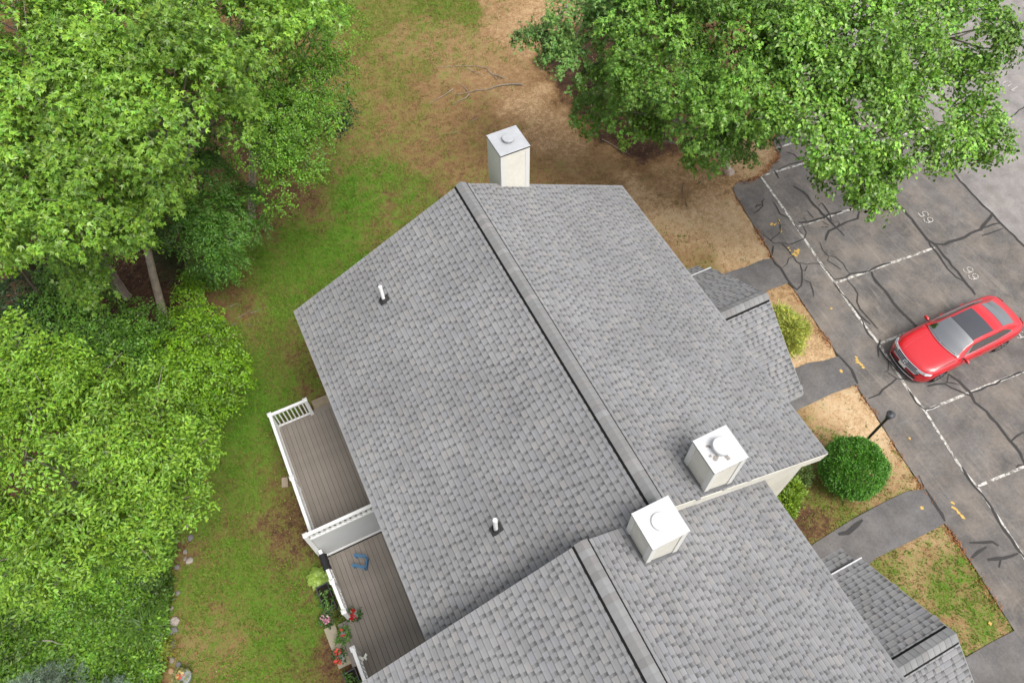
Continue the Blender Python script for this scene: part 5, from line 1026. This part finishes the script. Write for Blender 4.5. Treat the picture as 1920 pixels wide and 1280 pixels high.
# ------------------------------------------------------------------ plants with a shape of their own
def fern(label, x, y, r, col, seed, nf=9, z=.25):
    rng = np.random.default_rng(seed); root = thing('fern', (x, y, 0), label, 'fern', 'ferns in the ground cover'); ph = np.arange(nf) * 2 * math.pi / nf + rng.uniform(0, .3, nf)
    ax = np.stack([np.cos(ph), np.sin(ph), np.full(nf, .35)], 1); V, F, C = leaves(np.tile([x, y, z], (nf, 1)), ax, np.tile([0, .01, 1.], (nf, 1)), 22, r, r * .26, r * .07, 70, .9 / max(r, .2), rng, col, .1, pairs=True); fo = Foliage(); fo.add(V, F, C); fo.build('fronds', root)
FP = [(-13.568,-4.953),(-12.957,-4.308),(-13.3,-4.049),(-12.728,-5.423),(-12.597,-5.859),(-13.638,-5.205),(-12.234,-5.694),(-13.884,-4.241),(-14.804,-5.168),(-12.057,-5.637),(-14.261,-3.485)]
FN = ['yellow green fern in front of the daylily clump', 'yellow fern deepest in the shaded ground cover', 'pale fern left of the deep shaded fern', 'fern just below the daylily clump', 'fern near the stone edging below the daylilies', 'fern in the middle of the bottom left ground cover', 'pale fern touching the round white stone', 'small fern in the dark hollow of the ground cover', 'fern at the bottom edge beside the spruce', 'yellowish fern right beside the stone edging', 'shaded fern near the top of the ground cover']
for i, (x, y) in enumerate(FP): fern(FN[i], x, y, .40, (.150, .215, .020) if i % 3 else (.190, .225, .020), 80 + i)
def blades(name, label, x, y, n, ln, col, seed, cat='plant', wd=.02, z=0.05):
    rng = np.random.default_rng(seed); root = thing(name, (x, y, 0), label, cat); V = []; F = []; C = []
    for k in range(n):
        ph = rng.uniform(0, 6.28); l = ln * rng.uniform(.6, 1.2); d = np.array([math.cos(ph), math.sin(ph), 0]); s = np.array([-d[1], d[0], 0]) * wd / 2; b = np.array([x, y, z]) + rng.normal(0, .09, 3) * [1, 1, .1]
        i = len(V); pts = [b + d * l * t + np.array([0, 0, l * (1.1 * t - 1.0 * t * t)]) for t in (0, .35, .7, 1)]
        for p, ww in zip(pts, (1, 1, .8, .1)): V += [p - s * ww, p + s * ww]
        for j in range(3): F.append((i + 2 * j, i + 2 * j + 1, i + 2 * j + 3, i + 2 * j + 2)); C.append(np.array(col) * rng.uniform(.75, 1.25))
    np_mesh('leaf_blades', np.array(V), np.array(F), M['leaf'], root, np.array(C)); return root
DL = [(-12.481,-4.828)][0]
blades('daylily', 'clump of long grassy daylily leaves beside the stone edging', *DL, 110, .75, (.075, .150, .020), 95, z=.15)
def hosta(label, x, y, r, n, col, seed, rim=None, z=.12):
    rng = np.random.default_rng(seed); root = thing('hosta', (x, y, 0), label, 'plant')
    for k in range(n):
        ph = k * 2.4 + rng.uniform(-.2, .2); rr = r * math.sqrt((k + .7) / n); d = np.array([math.cos(ph), math.sin(ph), 0]); s = np.array([-d[1], d[0], 0]); l = .23 * rng.uniform(.8, 1.15); wd = .075
        c = np.array([x, y, z + (1 - rr / r) * .18]) + d * (rr * .55 - .04); q = MB(); cc = tuple(np.array(col) * rng.uniform(.85, 1.18)); 
        prof = [(0, .15), (.25, .8), (.5, 1), (.75, .75), (1, .04)]; md = [c + d * l * t + np.array([0, 0, .05 * math.sin(t * 2.5) - .06 * t * t]) for t, _ in prof]
        for sg in (1, -1):
            ed = [m_ + s * sg * wd * ww + np.array([0, 0, .018 * ww]) for m_, (_, ww) in zip(md, prof)]
            for j in range(4): q.poly([md[j], md[j + 1], ed[j + 1], ed[j]] if sg > 0 else [md[j], ed[j], ed[j + 1], md[j + 1]], cc)
        q.build('leaf', M['leaf'], root)
HP = [(-7.625,-5.659)][0]
hosta('bright yellow green hosta below the black cloth on the railing', HP[0], HP[1], .36, 44, (.25, .36, .06), 96)

def planter_box(label, x, y, lx, ly, rz, seed):
    root = thing('planter_box', (x, y, 0), label, 'planter', rz=rz); T = root.matrix_basis; q = MB(); t = .025; H = .30
    def bx(a, b, m_): return MB().hexa([T @ Vector(v) for v in ((a[0], a[1], a[2]), (b[0], a[1], a[2]), (b[0], b[1], a[2]), (a[0], b[1], a[2]))], [T @ Vector(v) for v in ((a[0], a[1], b[2]), (b[0], a[1], b[2]), (b[0], b[1], b[2]), (a[0], b[1], b[2]))])
    for a, b in (((-lx / 2, -ly / 2, 0), (lx / 2, -ly / 2 + t, H)), ((-lx / 2, ly / 2 - t, 0), (lx / 2, ly / 2, H)), ((-lx / 2, -ly / 2 + t, 0), (-lx / 2 + t, ly / 2 - t, H)), ((lx / 2 - t, -ly / 2 + t, 0), (lx / 2, ly / 2 - t, H))): bx(a, b, 0).build('side', M['dullmetal'], root)
    bx((-lx / 2 + t, -ly / 2 + t, .01), (lx / 2 - t, ly / 2 - t, H - .06), 0).build('soil', M['soilpot'], root)
    rng = np.random.default_rng(seed); fo = Foliage(); n = 12; pl = np.stack([rng.uniform(-lx * .32, lx * .32, n), rng.uniform(-ly * .36, ly * .36, n), np.full(n, H + .02)], 1); pl = np.array([T @ Vector(p) for p in pl])
    V, F, C = leaves(pl, rng.normal(0, 1, (n, 3)) * [1, 1, .2], np.tile([0, .01, 1.], (n, 1)), 9, .16, .10, .05, 65, .3, rng, (.075, .165, .025), .2); pp = 9 * 4
    for k in range(n): np_mesh('foliage', V[k * pp:(k + 1) * pp], F[k * 18:(k + 1) * 18] - k * pp, M['leaf'], root, C[k * 18:(k + 1) * 18])
PBC = [(-7.594,-6.331),(-7.601,-8.709)]
planter_box('black planter box with seedlings between the hosta and the deck railing', PBC[0][0], PBC[0][1], .36, .78, math.radians(2), 97)
planter_box('black planter box with green plants at the bottom edge below the lower railing', PBC[1][0] - .05, PBC[1][1] - .1, .36, .70, math.radians(2), 98)

def flower_pot(name, label, x, y, z, r, h, petal, npet, seed, pot='greypot', leafcol=(.05, .125, .02), spread=1.25, nl=90, pr=.035):
    root = thing(name, (x, y, z), label, 'flower pot'); MB().lathe((x, y, z), [(r * .72, 0), (r * .95, h * .85), (r * 1.04, h * .86), (r * 1.04, h), (r * .9, h), (r * .88, h * .9)], 18).build('pot', M[pot], root)
    rng = np.random.default_rng(seed); n = nl // 5; ph = rng.uniform(0, 6.28, n); rr = r * spread * np.sqrt(rng.random(n)) * .85
    P = np.stack([x + rr * np.cos(ph), y + rr * np.sin(ph), z + h + .05 + .10 * (1 - (rr / (r * spread)) ** 2) * rng.uniform(.6, 1.1, n)], 1); V, F, C = leaves(P, np.stack([np.cos(ph), np.sin(ph), rng.uniform(0, .8, n)], 1), np.tile([.01, 0, 1.], (n, 1)), 7, .10, .075, .048, 60, .4, rng, leafcol, .22); fo = Foliage(); fo.add(V, F, C); fo.build('foliage', root)
    k = 0
    for col, cnt, (ox, oy), sp in petal:
        for j in range(cnt):
            a = rng.uniform(0, 6.28); q = sp * math.sqrt(rng.random()); c = Vector((x + ox + q * math.cos(a), y + oy + q * math.sin(a), z + h + .17 + rng.uniform(-.03, .03))); b = MB(); cc = tuple(np.array(col) * rng.uniform(.75, 1.2)); tl = Vector((rng.normal(0, .3), rng.normal(0, .3), 1)).normalized()
            s = tl.orthogonal().normalized(); u = tl.cross(s)
            for p in range(npet):
                t = 2 * math.pi * p / npet; e = s * math.cos(t) + u * math.sin(t); f = s * math.cos(t + .5) + u * math.sin(t + .5); g = s * math.cos(t - .5) + u * math.sin(t - .5)
                b.poly([c, c + g * pr * .8 + tl * .008, c + e * pr * 1.1 + tl * .004, c + f * pr * .8 + tl * .008], cc)
            b.build('flower', M['petal'], root)
FPT = [(-7.104,-7.207),(-7.487,-7.584),(-7.782,-8.01),(-7.778,-6.903),(-11.775,-6.601)]
flower_pot('flower_pot', 'pot of deep red flowers on the deck corner at the end of the railing', FPT[0][0] + .10, FPT[0][1] - .04, FL, .13, .17, [((.42, .004, .006), 11, (.02, .09), .05), ((.42, .004, .006), 15, (-.02, -.05), .10), ((.75, .70, .66), 2, (-.03, .08), .02)], 5, 101, leafcol=(.045, .10, .022))
flower_pot('flower_pot', 'pot of green foliage with a few coral flowers on the deck step', *FPT[1], .225, .14, .18, [((.75, .10, .07), 4, (.03, .13), .03), ((.55, .03, .03), 3, (.03, 0), .05), ((.7, .5, .03), 1, (.05, -.06), .01)], 5, 102, leafcol=(.08, .17, .025), nl=150)
flower_pot('flower_pot', 'pot of coral pink flowers at the corner of the concrete step pad', *FPT[2], .05, .13, .16, [((.80, .12, .09), 12, (.02, .13), .09), ((.80, .10, .08), 14, (-.05, -.12), .10)], 5, 103, leafcol=(.045, .105, .02))
flower_pot('flower_pot', 'small pot of pink and white flowers on the ground below the black planter box', *FPT[3], 0, .12, .12, [((.62, .26, .36), 16, (0, -.05), .10), ((.66, .36, .42), 8, (-.09, .09), .06), ((.7, .66, .64), 3, (.05, .08), .03)], 6, 104, leafcol=(.06, .12, .03), pr=.028)
flower_pot('flower_pot', 'grey bucket of red and yellow leaved plant beside the stone edging', *FPT[4], 0, .20, .26, [((.55, .08, .04), 7, (-.03, -.02), .10), ((.66, .50, .18), 9, (-.02, .02), .11)], 4, 105, leafcol=(.16, .18, .05), spread=.95)
GP = (-7.493,-6.891)
spiky('small mixed green plant between the pink flowers and the end of the railing', [(GP[0], GP[1], .14, .16)], 106, (.11, .15, .035), ll=.07, lw=.04, n=40)

# black cloth over the railing
CB = thing('cloth', (-7.2, -5.7, FL + .93), 'black cloth draped over the white railing beside the privacy screen', 'cloth')
q = MB(); ys = np.linspace(-5.50, -5.98, 9); pr = [(-.115, -.20), (-.085, -.03), (-.05, .018), (0, .026), (.05, .018), (.085, -.03), (.11, -.17)]
for a, b in zip(ys, ys[1:]):
    for (x0, z0), (x1, z1) in zip(pr, pr[1:]):
        wv = lambda y, x: .008 * math.sin(y * 31 + x * 20)
        q.poly([(-7.19 + x0 + wv(a, x0), a, FL + .95 + z0), (-7.19 + x1 + wv(a, x1), a, FL + .95 + z1), (-7.19 + x1 + wv(b, x1), b, FL + .95 + z1), (-7.19 + x0 + wv(b, x0), b, FL + .95 + z0)])
q.build('fabric', M['cloth'], CB, True)
# blue frame on the deck
BF = [(-6.431,-5.695), (-6.129,-5.896), (-6.276,-6.176), (-6.571,-5.939)]
BS = thing('stool_frame', (BF[1][0], BF[1][1], FL), 'small blue open wooden frame standing on the deck by the privacy screen', 'stool')
bz = FL + .30
for a, b in ((BF[0], BF[1]), (BF[3], BF[2])):
    A = Vector((*a, bz)); B = Vector((*b, bz)); d = (B - A).normalized(); s = Vector((-d.y, d.x, 0))
    for k in (-1, 0, 1): MB().bar(A + s * .033 * k, B + s * .033 * k, .022, .02).build('rail', M['blue'], BS)
    for e in (A + d * .03, B - d * .03): MB().bar(e, Vector((e.x, e.y, FL)), .03, .03, up=(1, 0, 0)).build('leg', M['blue'], BS)
A = Vector((*BF[1], bz)); B = Vector((*BF[2], bz)); d = (B - A).normalized(); s = Vector((-d.y, d.x, 0))
MB().hexa([A + s * .02 - Vector((0, 0, .28)), B + s * .02 - Vector((0, 0, .28)), B + s * .04 - Vector((0, 0, .28)), A + s * .04 - Vector((0, 0, .28))], [A + s * .02, B + s * .02, B + s * .04, A + s * .04]).build('back_panel', M['blue'], BS)
BT = (-5.443,-8.37)
bt = thing('storage_tub', (BT[0] + .15, BT[1], FL), 'blue tub just peeking out from under the eave at the lower end of the deck', 'tub')
MB().box((BT[0] - .01, BT[1] - .16, FL), (BT[0] + .5, BT[1] + .10, FL + .24)).build('tub', M['blue'], bt); MB().box((BT[0] - .025, BT[1] - .175, FL + .24), (BT[0] + .515, BT[1] + .115, FL + .27)).build('lid', M['blue'], bt)
# white garden ornament on the lower railing
OR = (-7.105,-8.463)
orn = thing('garden_ornament', (OR[0], OR[1], FL), 'small white butterfly shaped ornament on a stake beside the lower railing', 'ornament')
MB().tube([(OR[0], OR[1], FL), (OR[0], OR[1], FL + .5)], .008, 6).build('stake', M['ornament'], orn)
for sg in (1, -1):
    q = MB(); c = Vector((OR[0], OR[1], FL + .5)); q.hexa([c + Vector(v) for v in ((0, 0, 0), (sg * .09, .07, .04), (sg * .12, .0, .05), (sg * .06, -.03, .02), (sg * .08, -.09, .03), (sg * .02, -.08, 0))], [c + Vector((v[0], v[1], v[2] + .012)) for v in ((0, 0, 0), (sg * .09, .07, .04), (sg * .12, .0, .05), (sg * .06, -.03, .02), (sg * .08, -.09, .03), (sg * .02, -.08, 0))]); q.build('wing', M['ornament'], orn)
PV = [(-7.712,-2.121),(-7.54,-2.187),(-7.619,-2.503),(-7.805,-2.431)]
o = MB().hexa([(x, y, 0) for x, y in PV], [(x, y, .045) for x, y in PV]).build('paver', M['paver']); tag(o, 'single tan concrete paver lying in the grass beside the upper deck', 'paver')

# ------------------------------------------------------------------ stones and sticks
def stone(x, y, r, seed, label, flat=.5):
    rnd = random.Random(seed); q = MB(); rings = []; n = 9; st = rnd.uniform(1, 1.45); an = rnd.uniform(0, 3); wob = [rnd.uniform(.8, 1.15) for _ in range(n)]
    for f, z in ((.85, -.3), (1.0, .1), (.88, .55), (.5, .85)):
        L_ = []
        for j in range(n):
            t = 2 * math.pi * j / n; u = r * f * wob[j] * st * math.cos(t); v = r * f * wob[j] * math.sin(t); L_.append((x + u * math.cos(an) - v * math.sin(an), y + u * math.sin(an) + v * math.cos(an), z * r * flat * 1.3 * rnd.uniform(.9, 1.1)))
        rings.append(L_)
    for a, b in zip(rings, rings[1:]):
        for j in range(n): q.poly([a[j], a[(j + 1) % n], b[(j + 1) % n], b[j]])
    q.poly(rings[-1]); o = q.build('edging_stone', M['stone']); tag(o, label, 'stone', 'stones edging the ground cover bed'); return o
SP = [(366, 901, .13, 'dark round stone at the far end of the stone edging'), (370, 915, .12, 'pinkish round stone second in the edging beside the dark one'), (345, 966, .11, 'small grey edging stone left of the long brown one'), (358, 969, .15, 'long brown edging stone below the overhanging lime twig'), (350, 986, .10, 'small brown edging stone just below the long brown one'),
      (357, 1008, .14, 'narrow grey edging stone standing alone below the brown stones'), (347, 1034, .10, 'half buried edging stone at the widest gap in the row'), (347, 1047, .09, 'little pale edging stone touching the pair of tan ones'), (355, 1051, .15, 'larger tan edging stone in the middle of the row'), (332, 1063, .12, 'flat grey edging stone sunk in the leaves'), (334, 1111, .09, 'small edging stone alone below the flat grey one'), (322, 1140, .09, 'pale edging stone at the edge of the dry grass'),
      (327, 1164, .18, 'broad brown edging stone above the daylilies'), (326, 1182, .17, 'dark slanted edging stone beside the daylily clump'), (324, 1208, .16, 'round whitish stone in the lower part of the edging'), (323, 1236, .13, 'grey edging stone below the round whitish one'), (335, 1245, .13, 'dark edging stone nearest the grey bucket'), (321, 1257, .12, 'low grey edging stone left of the orange one'), (329, 1267, .15, 'orange tan stone next to the grey bucket')]
SW = [(-10.215,-0.983),(-10.214,-1.261),(-10.794,-1.955),(-10.613,-2.101),(-10.797,-2.328),(-10.779,-2.742),(-11.022,-3.092),(-11.07,-3.3),(-10.969,-3.42),(-11.342,-3.447),(-11.481,-4.204),(-11.746,-4.558),(-11.755,-4.947),(-11.827,-5.202),(-11.936,-5.561),(-12.037,-5.948),(-11.904,-6.152),(-12.127,-6.225),(-12.051,-6.414)]
for i, (px, py, r, lb) in enumerate(SP): stone(SW[i][0], SW[i][1], r * .72, i + 300, lb)
M['palestone'] = mat('pale_stone', (0.22, 0.185, 0.15), 0.9, 0.2, noise=[(6, 0.15)]); M['orangestone'] = mat('orange_stone', (0.33, 0.21, 0.12), 0.9, 0.2, noise=[(6, 0.15)]); M['greystone'] = mat('grey_stone', (0.16, 0.15, 0.145), 0.9, 0.2, noise=[(6, 0.15)])
for o in list(COL.objects):
    if o.name.startswith('edging_stone'):
        lb = o['label']
        k = 'palestone' if ('whitish' in lb or 'pale' in lb or 'pinkish' in lb) else ('orangestone' if 'orange' in lb else ('greystone' if ('dark' in lb or 'grey' in lb) else None))
        if k: o.data.materials[0] = M[k]
RK = (8.246,-10.729)
o = stone(RK[0], RK[1], .10, 399, 'small pale rock in the dry grass below the round bush'); o.name = 'rock'; del o['group']; o.data.materials[0] = M['palestone']
def branch(label, strokes, r, m='twig', name='fallen_branch', group='fallen sticks on the lawn', z=.03):
    """strokes: polylines on the ground; each tapers"""
    root = thing(name, (*strokes[0][0], 0), label, 'branch', group); rnd = random.Random(len(label) + int(strokes[0][0][0] * 100))
    for i, st in enumerate(strokes):
        n = len(st); q = MB(); q.tube([(x, y, z + rnd.uniform(0, .025)) for x, y in st], [r * (1 if i == 0 else .7) * (1 - .75 * k / max(1, n - 1)) for k in range(n)], 6); q.build('stem' if i == 0 else 'side_twig', M[m], root)
branch('long pale forked dead branch lying across the brown lawn', [[(7.392,11.093),(7.05,11.299),(6.527,11.497),(6.144,11.525),(5.94,11.463),(5.385,11.677),(5.053,11.713),(4.653,11.784),(4.347,11.873)], [(4.993,11.58),(4.757,11.439),(4.394,11.395),(4.023,11.23)], [(5.019,11.829),(4.986,12.143),(4.905,12.451)], [(4.501,12.223),(3.984,12.024),(3.172,11.819)]], .030)
branch('thin grey dead branch behind the long forked one on the brown lawn', [[(6.851,11.803),(6.687,12.109),(6.503,12.284),(6.414,12.568),(6.469,12.781),(6.128,13.106),(5.641,13.408),(5.048,13.674),(4.479,13.893)], [(5.661,13.156),(5.812,12.804),(5.988,12.511),(6.226,12.356)], [(6.527,11.866),(6.49,12.257),(6.391,12.614)]], .022)
branch('short straight stick at the foot of the broad maple crown', [[(8.837,6.497),(9.036,6.106),(9.196,5.656),(9.419,5.218)]], .018)
branch('dark upright stick on the bare tan earth beyond the roof corner', [[(10.534,2.859),(10.315,2.604),(10.131,2.336),(9.908,2.002)]], .022, 'barkdark')
branch('thin dark stick right of the upright one on the tan earth', [[(10.144,2.15),(9.98,1.789),(9.84,1.531)], [(10.465,2.37),(10.189,2.083)]], .016, 'barkdark')
branch('faint flat stick left of the upright dark stick', [[(9.212,2.729),(9.522,2.663),(9.833,2.597)]], .014, 'barkdark')
branch('small pale stick near the grey maple trunk', [[(11.06,2.5),(11.599,2.655)]], .013)
branch('short pale stick left of the white chimney on the lawn', [[(4.669,10.023),(4.44,9.983),(4.257,9.952)]], .014)
branch('pale stick on the lawn left of the far chimney base', [[(3.557,9.693),(3.267,9.598)]], .013)
branch('pale split stick in the grass beyond the left roof corner', [[(-7.487,5.081),(-7.299,5.092),(-7.15,5.043)]], .018)
branch('longest of the parallel sticks beyond the left roof corner', [[(-7.351,4.465),(-7.077,4.541),(-6.781,4.607)]], .013)
branch('stick lying nearest to the left roof corner', [[(-6.894,4.45),(-6.681,4.465),(-6.423,4.471)]], .016)
branch('small curved stick nearest the sapling on the lawn', [[(-7.611,4.264),(-7.428,4.263)], [(-7.16,4.07),(-6.909,3.903)]], .014)
branch('crooked bare stick in the ground cover above the spruce', [[(-15.029,-4.007),(-14.792,-4.132),(-14.652,-4.279),(-14.481,-4.392)]], .02, z=.45)
